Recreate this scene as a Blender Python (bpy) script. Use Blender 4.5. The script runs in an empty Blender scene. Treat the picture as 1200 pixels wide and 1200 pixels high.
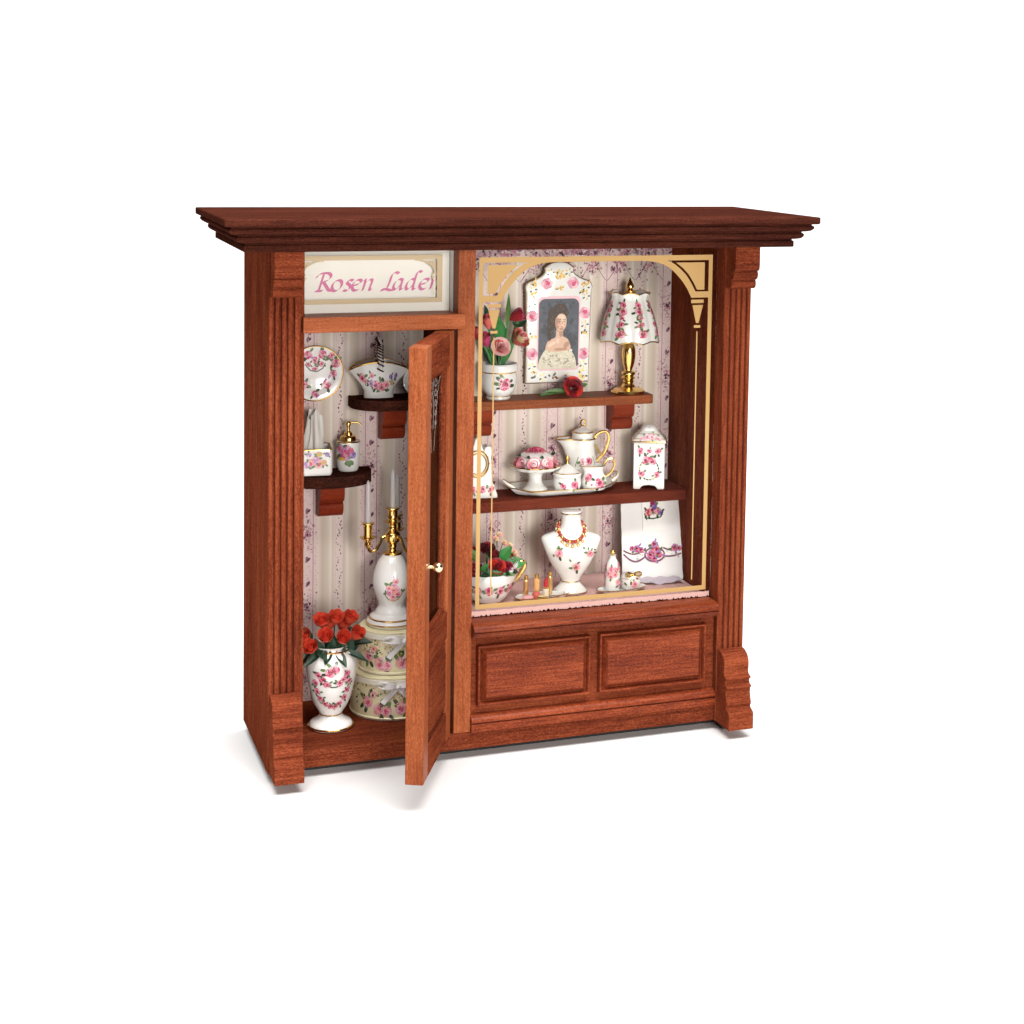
import bpy, bmesh, math, random
from mathutils import Vector, Matrix
sc = bpy.context.scene
S = 0.01                      # everything below is written in centimetres
col = sc.collection
rnd = random.Random(7)
PI = math.pi
sin, cos = math.sin, math.cos

# ------------------------------------------------------------------ camera
cam = bpy.data.cameras.new("camera"); camo = bpy.data.objects.new("camera", cam); col.objects.link(camo)
Rt = ((0.935635625342607, -0.3525212898790006, 0.017740258504164705),
      (-0.010091054014668595, -0.0769550530649335, -0.9969834955688316),
      (0.352823110380573, 0.9326342584260022, -0.07555920057517217))
Cp = Vector((-11.32025839, -69.13645189, 27.41032282))
right, up, back = Vector(Rt[0]), -Vector(Rt[1]), -Vector(Rt[2])
M = Matrix((right, up, back)).transposed().to_4x4(); M.translation = Cp * S
camo.matrix_world = M
cam.sensor_width = 36; cam.lens = 1978.666 / 1200 * 36
cam.shift_x = (600 - 713.7747) / 1200; cam.shift_y = (293.306 - 600) / 1200
cam.clip_start = 0.01; cam.clip_end = 50
sc.camera = camo
sc.view_settings.view_transform = 'Standard'; sc.view_settings.look = 'None'
sc.view_settings.exposure = 0; sc.view_settings.gamma = 1; sc.view_settings.use_curve_mapping = False

# ------------------------------------------------------------------ world, studio lamps and added lights
w = bpy.data.worlds.new("World"); sc.world = w; w.use_nodes = True
bg = w.node_tree.nodes["Background"]; bg.inputs[0].default_value = (1, 0.985, 0.965, 1); bg.inputs[1].default_value = 0.06
def lamp(name, pos, target, size, power, colr=(1, 1, 1), roll=0):
    l = bpy.data.lights.new(name, 'AREA'); l.shape = 'RECTANGLE'; l.size = size[0] * S; l.size_y = size[1] * S
    l.energy = power; l.color = colr
    o = bpy.data.objects.new(name, l); col.objects.link(o)
    o.location = Vector(pos) * S
    o.rotation_euler = ((Vector(target) - Vector(pos)).to_track_quat('-Z', 'Y') @ Matrix.Rotation(math.radians(roll), 3, 'Z').to_quaternion()).to_euler()
lamp("key_softbox", (20, -132, 31), (11, 0, 10), (42, 34), 13.5, (1, 0.96, 0.91))
lamp("added_fill_light", (-8, -135, 30), (8, 0, 10), (50, 40), 2.0, (1, 0.965, 0.93))  # unseen lamp added to brighten the left bay beside the door
lamp("overhead_softbox", (7, -46, 114), (10, -12, 0), (104, 52), 27.0, (1, 0.985, 0.965))
lamp("added_backdrop_light", (40, 20, 140), (30, 150, 70), (250, 60), 50.0)  # unseen lamp added to lift the backdrop to white

# ------------------------------------------------------------------ materials
MATS = {}
def newmat(name):
    m = bpy.data.materials.new(name); m.use_nodes = True; MATS[name] = m
    return m, m.node_tree, m.node_tree.nodes["Principled BSDF"]
def plain(name, c, rough=0.4, metal=0.0, coat=0.0, spec=0.5, sss=0.0, var=0.0, vscale=900):
    m, nt, b = newmat(name)
    b.inputs["Base Color"].default_value = (*c, 1); b.inputs["Roughness"].default_value = rough
    b.inputs["Metallic"].default_value = metal; b.inputs["Coat Weight"].default_value = coat
    b.inputs["Coat Roughness"].default_value = 0.06
    b.inputs["Specular IOR Level"].default_value = spec
    if sss: b.inputs["Subsurface Weight"].default_value = sss; b.inputs["Subsurface Scale"].default_value = 0.002
    if var:
        tc = nt.nodes.new("ShaderNodeTexCoord"); n = nt.nodes.new("ShaderNodeTexNoise"); n.inputs["Scale"].default_value = vscale
        n.inputs["Detail"].default_value = 4
        mx = nt.nodes.new("ShaderNodeMixRGB"); mx.inputs[1].default_value = (*[x * (1 - var) for x in c], 1)
        mx.inputs[2].default_value = (*[min(1, x * (1 + var)) for x in c], 1)
        nt.links.new(tc.outputs["Object"], n.inputs["Vector"]); nt.links.new(n.outputs["Fac"], mx.inputs[0])
        nt.links.new(mx.outputs[0], b.inputs["Base Color"])
    return m
def wood(name, axis, lo, mid, hi, rough=0.38, seed=0.0, spec=0):
    m, nt, b = newmat(name); N = nt.nodes.new; L = nt.links.new
    tc = N("ShaderNodeTexCoord"); oi = N("ShaderNodeObjectInfo")
    cmb = N("ShaderNodeCombineXYZ")
    for i_ in range(3):
        q_ = N("ShaderNodeMath"); q_.operation = 'MULTIPLY_ADD'; q_.inputs[1].default_value = 37.0 + 11 * i_; q_.inputs[2].default_value = seed * (1 + .4 * i_); L(oi.outputs["Random"], q_.inputs[0]); L(q_.outputs[0], cmb.inputs[i_])
    def mapped(across, along):
        mp = N("ShaderNodeMapping"); s = [1 / (across * S)] * 3; s[axis] = 1 / (along * S)
        mp.inputs["Scale"].default_value = s; L(cmb.outputs[0], mp.inputs["Location"])
        L(tc.outputs["Object"], mp.inputs[0]); return mp
    n1 = N("ShaderNodeTexNoise"); n1.inputs["Scale"].default_value = 1; n1.inputs["Detail"].default_value = 5; n1.inputs["Roughness"].default_value = .65
    L(mapped(.1, 1.5).outputs[0], n1.inputs["Vector"])
    n2 = N("ShaderNodeTexNoise"); n2.inputs["Scale"].default_value = 1; n2.inputs["Detail"].default_value = 2
    L(mapped(1.1, 7).outputs[0], n2.inputs["Vector"])
    n3 = N("ShaderNodeTexNoise"); n3.inputs["Scale"].default_value = 1; n3.inputs["Detail"].default_value = 3; n3.inputs["Roughness"].default_value = .7
    L(mapped(.036, .11).outputs[0], n3.inputs["Vector"])
    def mth(op, a, bb):
        q = N("ShaderNodeMath"); q.operation = op
        for i, z in enumerate((a, bb)):
            if isinstance(z, (int, float)): q.inputs[i].default_value = z
            else: L(z, q.inputs[i])
        return q.outputs[0]
    f = mth('ADD', mth('MULTIPLY', n1.outputs["Fac"], .34), mth('ADD', mth('MULTIPLY', n2.outputs["Fac"], .22), mth('MULTIPLY', n3.outputs["Fac"], .49)))
    cr = N("ShaderNodeValToRGB"); e = cr.color_ramp.elements
    e[0].position = .41; e[0].color = (*lo, 1); e[1].position = .64; e[1].color = (*hi, 1)
    k = e.new(.52); k.color = (*mid, 1)
    hs = N("ShaderNodeHueSaturation"); vv = N("ShaderNodeMapRange"); vv.inputs[3].default_value = .86; vv.inputs[4].default_value = 1.12
    L(oi.outputs["Random"], vv.inputs[0]); L(vv.outputs[0], hs.inputs["Value"])
    L(f, cr.inputs[0]); L(cr.outputs[0], hs.inputs["Color"]); L(hs.outputs[0], b.inputs["Base Color"])
    b.inputs["Roughness"].default_value = rough; b.inputs["Specular IOR Level"].default_value = spec
    bp = N("ShaderNodeBump"); bp.inputs["Strength"].default_value = .25; bp.inputs["Distance"].default_value = .0002
    L(f, bp.inputs["Height"]); L(bp.outputs[0], b.inputs["Normal"])
    return m
WL, WM, WH = (.062, .0132, .0075), (.142, .0292, .0125), (.25, .0635, .0265)
for ax, nm in enumerate("xyz"):
    wood("mahogany_" + nm, ax, WL, WM, WH, seed=ax * 3.1, spec=0)
    wood("dark_mahogany_" + nm, ax, (.02, .0055, .005), (.044, .0122, .0078), (.09, .0245, .0145), rough=.42, seed=ax * 2.3 + 5, spec=.0)
for ax, nm in enumerate("xyz"): wood("light_mahogany_" + nm, ax, (.165, .036, .0135), (.258, .066, .0235), (.36, .112, .044), seed=ax * 1.9 + 2, spec=.04)
for ax, nm in enumerate("xyz"): wood("red_mahogany_" + nm, ax, (.06, .012, .008), (.115, .022, .012), (.18, .038, .018), seed=ax * 1.3 + 7)
wood("satin_mahogany", 0, (.056, .0105, .0055), (.142, .0250, .0092), (.265, .0590, .021), rough=.3, seed=2.2, spec=.09)
wood("foot_mahogany", 0, [x * 1.12 for x in WL], [x * 1.12 for x in WM], [x * 1.12 for x in WH], rough=.3, seed=6.2, spec=0)
wood("oiled_mahogany", 0, (.15, .019, .008), (.21, .029, .011), (.27, .045, .016), rough=.28, seed=9, spec=.03)
wood("walnut", 0, (.014, .006, .005), (.04, .013, .009), (.11, .03, .018), rough=.3, seed=4)

plain("porcelain", (.83, .815, .79), .16, coat=.6, var=.02, vscale=300)
plain("gold", (.86, .58, .2), .2, metal=1.0)
plain("pale_brass", (.80, .68, .42), .22, metal=1.0)
plain("gilding", (.7, .42, .12), .2, metal=1.0)
plain("gold_print", (.43, .265, .10), .5, metal=.1, spec=.2)
plain("tan_print", (.40, .30, .17), .5, metal=.1)
plain("pale_print", (.5, .4, .26), .5)
plain("sign_card", (.72, .68, .63), .6, var=.03, vscale=120)
plain("letter_pink", (.50, .10, .25), .5)
P_ = dict(rose_deep=(.30, .015, .06), rose_mid=(.58, .06, .16), rose_pale=(.74, .26, .36), rose_light=(.8, .5, .55),
          leaf_paint=(.11, .2, .06), leaf_dark=(.03, .06, .025), lilac=(.4, .25, .5), violet=(.16, .09, .3), ochre=(.62, .42, .08),
          ink=(.05, .02, .03), vine_purple=(.22, .10, .17), mauve=(.46, .29, .35), peach=(.78, .42, .34),
          blossom=(.58, .3, .38), pale_pink=(.74, .54, .56))
for k, c in P_.items(): plain(k, c, .3, coat=.3)
for k, c in dict(print_mauve=(.52, .33, .36), print_purple=(.26, .13, .19), print_plum=(.10, .04, .06), print_rose=(.50, .2, .27),
                 print_pale=(.62, .44, .44), print_green=(.32, .33, .24)).items(): plain(k, c, .8, spec=.2)
THREAD = {}
for k in list(P_): plain("thread_" + k, [x * .85 for x in P_[k]], .9, spec=.05)
plain("sugar_pink", (.72, .24, .30), .5, var=.15, vscale=300); plain("sugar_deep", (.55, .09, .16), .5, var=.2, vscale=300)
plain("red_petal", (.62, .035, .02), .5, sss=.1, var=.18, vscale=350)
plain("orange_petal", (.66, .075, .035), .5, var=.2, vscale=350)
plain("crimson_petal", (.26, .012, .02), .5, var=.3, vscale=350)
plain("maroon_petal", (.075, .006, .012), .5, var=.3, vscale=350)
plain("magenta_petal", (.45, .045, .13), .5, var=.3, vscale=300)
plain("coral_petal", (.66, .13, .11), .5, var=.3, vscale=300)
plain("pink_petal", (.78, .38, .38), .5, var=.1, vscale=300)
plain("pale_petal", (.80, .55, .52), .5, var=.08, vscale=300)
plain("yellow_petal", (.74, .62, .32), .5, var=.1, vscale=300)
plain("leaf_green", (.04, .21, .045), .45, var=.4, vscale=250)
plain("leaf_olive", (.07, .15, .03), .45, var=.4, vscale=250)
plain("leaf_night", (.012, .04, .02), .4, var=.4, vscale=250)
plain("soil", (.03, .02, .012), .9)
plain("candle_wax", (.60, .565, .56), .3, sss=.3)
plain("tissue_cloth", (.76, .73, .68), .85, var=.05, vscale=500)
plain("towel_cloth", (.82, .80, .80), .9, var=.05, vscale=2200)
plain("towel_mauve", (.62, .55, .62), .9, var=.1, vscale=1500)
plain("pink_felt", (.70, .44, .41), .95, var=.12, vscale=1800, spec=.1)
plain("ribbon", (.82, .80, .78), .5, var=.05, vscale=700)
plain("yellow_paper", (.80, .73, .47), .55, var=.1, vscale=350)
plain("cream_edge", (.78, .74, .62), .5)
plain("necklace_red", (.40, .045, .02), .2, coat=.5)
plain("necklace_gold", (.8, .5, .2), .25, metal=.8)
plain("pearl", (.82, .72, .58), .2, coat=.5)
plain("amber_glass", (.75, .42, .16), .12, coat=.6)
plain("lipstick_red", (.5, .02, .03), .35)
plain("dark_backing", (.10, .065, .045), .6)
plain("felt_pad_and_shade", (.02, .02, .02), .9)  # foot pads, and the black plinth that stands in for shadow
plain("studio_white", (.72, .72, .72), .9, spec=.1)
plain("card_white", (.74, .71, .67), .7)
plain("skin_paint", (.66, .42, .30), .45)
plain("hair_paint", (.045, .023, .015), .45)
plain("gown_paint", (.66, .60, .46), .5, var=.25, vscale=900)
plain("lip_paint", (.45, .12, .10), .45)
# portrait ground: one painted ground, mottled grey
plain("portrait_ground", (.06, .065, .085), .35, coat=.3, var=.35, vscale=90)
for k, c in dict(paint_slate=(.085, .09, .12), paint_dusk=(.04, .042, .055), gown_light=(.74, .70, .60), gown_shade=(.36, .32, .25), skin_light=(.76, .54, .42), skin_shade=(.44, .24, .16), cheek_paint=(.68, .34, .27),
                 hair_light=(.13, .065, .035), hair_dark=(.018, .01, .008)).items(): plain(k, c, .4, var=.12, vscale=700)

# wallpaper ground: vertical tone-on-tone stripes
PER = 2.92; X0 = 4.25
m, nt, b = newmat("wallpaper_ground"); N = nt.nodes.new; L = nt.links.new
tc = N("ShaderNodeTexCoord"); sp = N("ShaderNodeSeparateXYZ"); L(tc.outputs["Object"], sp.inputs[0])
def mnode(op, a, bb):
    q = N("ShaderNodeMath"); q.operation = op
    for i, z in enumerate((a, bb)):
        if isinstance(z, (int, float)): q.inputs[i].default_value = z
        else: L(z, q.inputs[i])
    return q.outputs[0]
fr = mnode('FRACT', mnode('DIVIDE', mnode('SUBTRACT', sp.outputs[0], (X0 - 10 * PER) * S), PER * S), 0)
cr = N("ShaderNodeValToRGB"); cr.color_ramp.interpolation = 'LINEAR'
stops = [(0, (.74, .62, .58)), (.06, (.74, .62, .58)), (.075, (.58, .50, .44)), (.13, (.77, .69, .62)), (.17, (.66, .57, .49)), (.27, (.57, .48, .40)),
         (.33, (.72, .61, .56)), (.36, (.71, .56, .54)), (.5, (.73, .58, .56)), (.64, (.71, .56, .54)), (.67, (.72, .62, .56)), (.74, (.57, .48, .40)),
         (.83, (.66, .57, .49)), (.87, (.78, .71, .64)), (.90, (.63, .54, .48)), (.935, (.74, .62, .58))]
e = cr.color_ramp.elements
e[0].position = 0; e[0].color = (*stops[0][1], 1); e[1].position = 1; e[1].color = (*stops[0][1], 1)
for p, c in stops[1:]:
    k = e.new(p); k.color = (*c, 1)
L(fr, cr.inputs[0]); L(cr.outputs[0], b.inputs["Base Color"]); b.inputs["Roughness"].default_value = .75; b.inputs["Specular IOR Level"].default_value = .25

# glass: clear pane with a real mirror-like reflection at the surface
m, nt, b = newmat("clear_glass"); N = nt.nodes.new; L = nt.links.new
nt.nodes.remove(b)
out = nt.nodes["Material Output"]
tr = N("ShaderNodeBsdfTransparent"); tr.inputs[0].default_value = (.985, .99, .985, 1)
gl = N("ShaderNodeBsdfGlossy"); gl.inputs["Roughness"].default_value = .02
fz = N("ShaderNodeFresnel"); fz.inputs[0].default_value = 1.09
mx = N("ShaderNodeMixShader"); L(fz.outputs[0], mx.inputs[0]); L(tr.outputs[0], mx.inputs[1]); L(gl.outputs[0], mx.inputs[2]); L(mx.outputs[0], out.inputs[0])
m, nt, b = newmat("etched_glass"); N = nt.nodes.new; L = nt.links.new
b.inputs["Base Color"].default_value = (.75, .72, .7, 1); b.inputs["Roughness"].default_value = .6; b.inputs["Alpha"].default_value = .2
MATS["candle_wax"].node_tree.nodes["Principled BSDF"].inputs["Alpha"].default_value = .62

# ------------------------------------------------------------------ mesh builder
class MB:
    def __init__(s): s.v = []; s.f = []; s.m = []; s.names = []; s.k = 0
    def mi(s, mat):
        if mat not in s.names: s.names.append(mat)
        return s.names.index(mat)
    def add(s, vs, fs, mat):
        o = len(s.v); s.v += [tuple(v) for v in vs]; i = s.mi(mat)
        for f in fs: s.f.append(tuple(o + a for a in f)); s.m.append(i)
    def box(s, x0, x1, y0, y1, z0, z1, mat):
        s.add([(x0, y0, z0), (x1, y0, z0), (x1, y1, z0), (x0, y1, z0), (x0, y0, z1), (x1, y0, z1), (x1, y1, z1), (x0, y1, z1)],
              [(0, 3, 2, 1), (4, 5, 6, 7), (0, 1, 5, 4), (1, 2, 6, 5), (2, 3, 7, 6), (3, 0, 4, 7)], mat)
    def prism(s, pts, fn, a0, a1, mat):          # pts: closed 2D outline, fn(p, q, a) -> 3D
        n = len(pts)
        vs = [fn(p, q, a0) for p, q in pts] + [fn(p, q, a1) for p, q in pts]
        fs = [(i, (i + 1) % n, n + (i + 1) % n, n + i) for i in range(n)] + [tuple(range(n))[::-1], tuple(range(n, 2 * n))]
        s.add(vs, fs, mat)
    def rings(s, rings, mat, cap0=True, cap1=True, close=True):
        n = len(rings[0]); vs = [p for r in rings for p in r]; fs = []
        for k in range(len(rings) - 1):
            for i in range(n if close else n - 1):
                j = (i + 1) % n; fs.append((k * n + i, k * n + j, (k + 1) * n + j, (k + 1) * n + i))
        if cap0: fs.append(tuple(range(n))[::-1])
        if cap1: fs.append(tuple(range((len(rings) - 1) * n, len(rings) * n)))
        s.add(vs, fs, mat)
    def lathe(s, prof, mat, c=(0, 0, 0), seg=40, mod=None, sy=1.0, cap0=True, cap1=True, rot=0):
        rs = []
        for r, z in prof:
            r = max(r, .004); ring = []
            for i in range(seg):
                a = 2 * PI * i / seg; q = r * (mod(a, z) if mod else 1)
                ring.append((c[0] + q * sin(a + rot), c[1] - q * sy * cos(a + rot), c[2] + z))
            rs.append(ring)
        s.rings(rs, mat, cap0, cap1)
    def tube(s, path, rad, mat, seg=8, close=False):
        path = [Vector(p) for p in path]; n = len(path); rs = []
        ref = Vector((0.123, .3, 1)).normalized(); pu = None
        for i, p in enumerate(path):
            if close: t = path[(i + 1) % n] - path[i - 1]
            else: t = path[min(i + 1, n - 1)] - path[max(i - 1, 0)]
            t.normalize()
            if pu is None:
                pu = t.cross(ref)
                if pu.length < 1e-3: pu = t.cross(Vector((1, 0, 0)))
            else: pu = pu - t * pu.dot(t)
            pu.normalize(); pv = t.cross(pu)
            r = rad[i] if isinstance(rad, (list, tuple)) else rad
            rs.append([tuple(p + pu * (r * cos(2 * PI * k / seg)) + pv * (r * sin(2 * PI * k / seg))) for k in range(seg)])
        if close: rs.append(rs[0])
        s.rings(rs, mat, not close, not close)
    def ball(s, c, r, mat, seg=10, sz=1.0):
        nn = max(5, seg // 2 + 1)
        s.lathe([(r * sin(PI * k / nn), -r * sz * cos(PI * k / nn)) for k in range(nn + 1)], mat, c, seg)
    def grid(s, fn, nu, nv, mat):
        vs = [fn(i / nu, j / nv) for j in range(nv + 1) for i in range(nu + 1)]
        fs = [(j * (nu + 1) + i, j * (nu + 1) + i + 1, (j + 1) * (nu + 1) + i + 1, (j + 1) * (nu + 1) + i) for j in range(nv) for i in range(nu)]
        s.add(vs, fs, mat)
    # ---- painted decoration laid on a surface: surf(u, v, off) -> 3D
    def off(s, base=.012): s.k += 1; return base + (s.k % 300) * 2e-5
    def blob(s, surf, u, v, ru, rv, rot, mat, n=9, jit=.15, base=.012):
        o = s.off(base); vs = [surf(u, v, o)]
        for i in range(n):
            a = 2 * PI * i / n; q = 1 + jit * (rnd.random() * 2 - 1)
            du, dv = ru * q * cos(a), rv * q * sin(a)
            vs.append(surf(u + du * cos(rot) - dv * sin(rot), v + du * sin(rot) + dv * cos(rot), o))
        s.add(vs, [(0, i + 1, (i + 1) % n + 1) for i in range(n)], mat)
    def stroke(s, surf, pts, wd, mat, base=.012, taper=False):
        o = s.off(base); n = len(pts); vs = []
        for i, (u, v) in enumerate(pts):
            a = pts[max(i - 1, 0)]; c = pts[min(i + 1, n - 1)]
            tx, ty = c[0] - a[0], c[1] - a[1]; l = math.hypot(tx, ty) or 1; h = wd / 2
            if taper: h *= max(.25, sin(PI * (i + .5) / n))
            vs += [surf(u - ty / l * h, v + tx / l * h, o), surf(u + ty / l * h, v - tx / l * h, o)]
        s.add(vs, [(2 * i, 2 * i + 1, 2 * i + 3, 2 * i + 2) for i in range(n - 1)], mat)
    def poly(s, surf, pts, mat, base=.012):
        o = s.off(base); s.add([surf(u, v, o) for u, v in pts], [tuple(range(len(pts)))], mat)
    def leaf(s, surf, u, v, l, wd, rot, mat, base=.012):
        s.blob(surf, u + cos(rot) * l / 2, v + sin(rot) * l / 2, l / 2, wd / 2, rot, mat, 8, .1, base)
    def rose(s, surf, u, v, r0, pal=("rose_deep", "rose_mid", "rose_pale", "rose_light"), leaves=3, lm=("leaf_paint", "leaf_dark"), base=.012):
        r = r0 * 1.28
        for k in range(leaves):
            a = rnd.random() * 6.28
            s.leaf(surf, u + cos(a) * r * .6, v + sin(a) * r * .6, r * 1.1, r * .55, a + rnd.uniform(-.5, .5), lm[k % len(lm)], base)
        a0 = rnd.random() * 6.28
        for k in range(6):
            a = a0 + k * 1.047
            s.blob(surf, u + cos(a) * r * .5, v + sin(a) * r * .5, r * .5, r * .42, a + 1.57, pal[1 + (k % 3)], 8, .15, base)
        for k in range(4):
            a = a0 + .4 + k * 1.57
            s.blob(surf, u + cos(a) * r * .24, v + sin(a) * r * .24, r * .32, r * .26, a + 1.57, pal[(k % 3)], 7, .15, base)
        s.blob(surf, u, v, r * .2, r * .17, 0, pal[0], 7, .2, base)
    def build(s, name, parent=None, loc=None, rotz=0, bevel=0, mtx=None, seg=2):
        me = bpy.data.meshes.new(name)
        me.from_pydata([(x * S, y * S, z * S) for x, y, z in s.v], [], s.f)
        for nme in s.names: me.materials.append(MATS[nme])
        me.polygons.foreach_set("material_index", s.m)
        bm = bmesh.new(); bm.from_mesh(me)
        bmesh.ops.recalc_face_normals(bm, faces=bm.faces)
        for f in bm.faces: f.smooth = True
        for ed in bm.edges:
            if len(ed.link_faces) != 2 or ed.calc_face_angle(0) > .62: ed.smooth = False
        bm.to_mesh(me); bm.free()
        o = bpy.data.objects.new(name, me); col.objects.link(o)
        if parent: o.parent = parent
        if loc: o.location = Vector(loc) * S
        if rotz: o.rotation_euler = (0, 0, rotz)
        if mtx: o.matrix_basis = mtx
        if bevel:
            md = o.modifiers.new("soft_edge", 'BEVEL'); md.width = bevel * S; md.segments = seg; md.limit_method = 'ANGLE'; md.angle_limit = .6
            md.harden_normals = True
        return o
def thing(name, label, cat, loc=(0, 0, 0), rotz=0, group=None):
    o = bpy.data.objects.new(name, None); col.objects.link(o); o.empty_display_size = .01
    o.location = Vector(loc) * S; o.rotation_euler = (0, 0, rotz); o["label"] = label; o["category"] = cat
    if group: o["group"] = group
    return o
def tag(o, label, cat, group=None):
    o["label"] = label; o["category"] = cat
    if group: o["group"] = group
    return o
def cr_(pts, n=6):                                # Catmull-Rom through 2D or 3D points
    P = [Vector(p) for p in pts]; out = []
    for i in range(len(P) - 1):
        a, b_, c, d = P[max(i - 1, 0)], P[i], P[i + 1], P[min(i + 2, len(P) - 1)]
        for k in range(n):
            t = k / n
            out.append(.5 * ((2 * b_) + (c - a) * t + (2 * a - 5 * b_ + 4 * c - d) * t * t + (3 * b_ - a - 3 * c + d) * t ** 3))
    out.append(P[-1]); return [tuple(p) for p in out]
def lsurf(prof, rref, c=(0, 0, 0), a0=0.0, sy=1.0, mod=None):  # surface of a lathe, u = arc length at rref, v = height
    pr = sorted(prof, key=lambda p: p[1])
    def f(u, v, o):
        r = pr[0][0]
        for (r0, z0), (r1, z1) in zip(pr, pr[1:]):
            if z0 <= v <= z1 and z1 > z0: r = r0 + (r1 - r0) * (v - z0) / (z1 - z0); break
        else: r = pr[-1][0] if v > pr[-1][1] else pr[0][0]
        a = a0 + u / rref; r = r * (mod(a, v) if mod else 1) + o
        return (c[0] + r * sin(a), c[1] - r * sy * cos(a), c[2] + v)
    return f
def psurf(org, ux, uv, n):
    o_, x_, v_, n_ = Vector(org), Vector(ux), Vector(uv), Vector(n)
    return lambda u, v, o: tuple(o_ + x_ * u + v_ * v + n_ * o)
ROSY = ("rose_deep", "rose_mid", "rose_pale", "rose_light")
PALE = ("rose_mid", "rose_pale", "peach", "rose_light")
def rim(mb, r, z, t=.03, mat="gilding", c=(0, 0, 0), seg=40, sy=1.0, mod=None):
    mb.tube([(c[0] + r * (mod(2 * PI * i / seg, z) if mod else 1) * sin(2 * PI * i / seg), c[1] - r * sy * (mod(2 * PI * i / seg, z) if mod else 1) * cos(2 * PI * i / seg), c[2] + z) for i in range(seg)], t, mat, 6, True)
def rims(t, *rs):
    for r, z, w_ in rs:
        q = MB(); rim(q, r, z, w_); q.build("gilt_rim", t)
def petals3d(mb, c, ax, r, h, mats, layers=3, open_=1.0, seed=0):
    q = random.Random(seed); c = Vector(c); ax = Vector(ax).normalized()
    e1 = ax.orthogonal().normalized(); e2 = ax.cross(e1)
    for L_ in range(layers):
        fr_ = (L_ + .6) / layers; n = 3 + L_; R = r * fr_; H = h * (1.0 - .16 * L_ * open_); a0 = q.random() * 6
        for k in range(n):
            a1 = a0 + k * 2 * PI / n; wd = 4.0 / n; mat = mats[(L_ + k) % len(mats)] if L_ < layers - 1 else mats[-1 - (k % 2) * (len(mats) > 2)]
            jit = q.uniform(.92, 1.08)
            def fn(u, v):
                uu = (u - .5) * 2; a = a1 + uu * wd * (1 if v < .8 else .9)
                rr = R * (.25 + .75 * sin(min(v, 1) * 1.5)) * jit + (r * .22 * open_ * fr_ * max(0, v - .7) / .3) + .02 * u * r
                hh = H * (v - .18 * v * uu * uu)
                return tuple(c + e1 * (rr * cos(a)) + e2 * (rr * sin(a)) + ax * (hh))
            mb.grid(fn, 6, 5, mat)
def leaf3d(mb, p0, d, l, wd, mat, bend=.3, upv=(0, 0, 1)):
    p0 = Vector(p0); d = Vector(d).normalized(); sd = d.cross(Vector(upv))
    if sd.length < .05: sd = d.cross(Vector((0, 1, 0)))
    sd.normalize(); nn = sd.cross(d).normalized()
    def fn(u, v):
        uu = (u - .5) * 2; q = wd * (max(0, sin(PI * min(1, v * .93 + .05))) ** .8) * (1 - .35 * v)
        return tuple(p0 + d * (l * v) + sd * (uu * q / 2) + nn * (abs(uu) * q * .22 - bend * l * v * v))
    mb.grid(fn, 4, 8, mat)

# ------------------------------------------------------------------ studio ground
g = MB()
GAP = .45
path = [(-400, -GAP), (90, -GAP)] + [(90 + 60 * sin(a), 60 - GAP - 60 * cos(a)) for a in [PI / 2 * k / 12 for k in range(1, 13)]] + [(150, 340)]
g.rings([[(-420, y, z), (420, y, z)] for y, z in path], "studio_white", False, False, close=False)
gr = g.build("studio_ground"); gr["kind"] = "structure"

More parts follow.
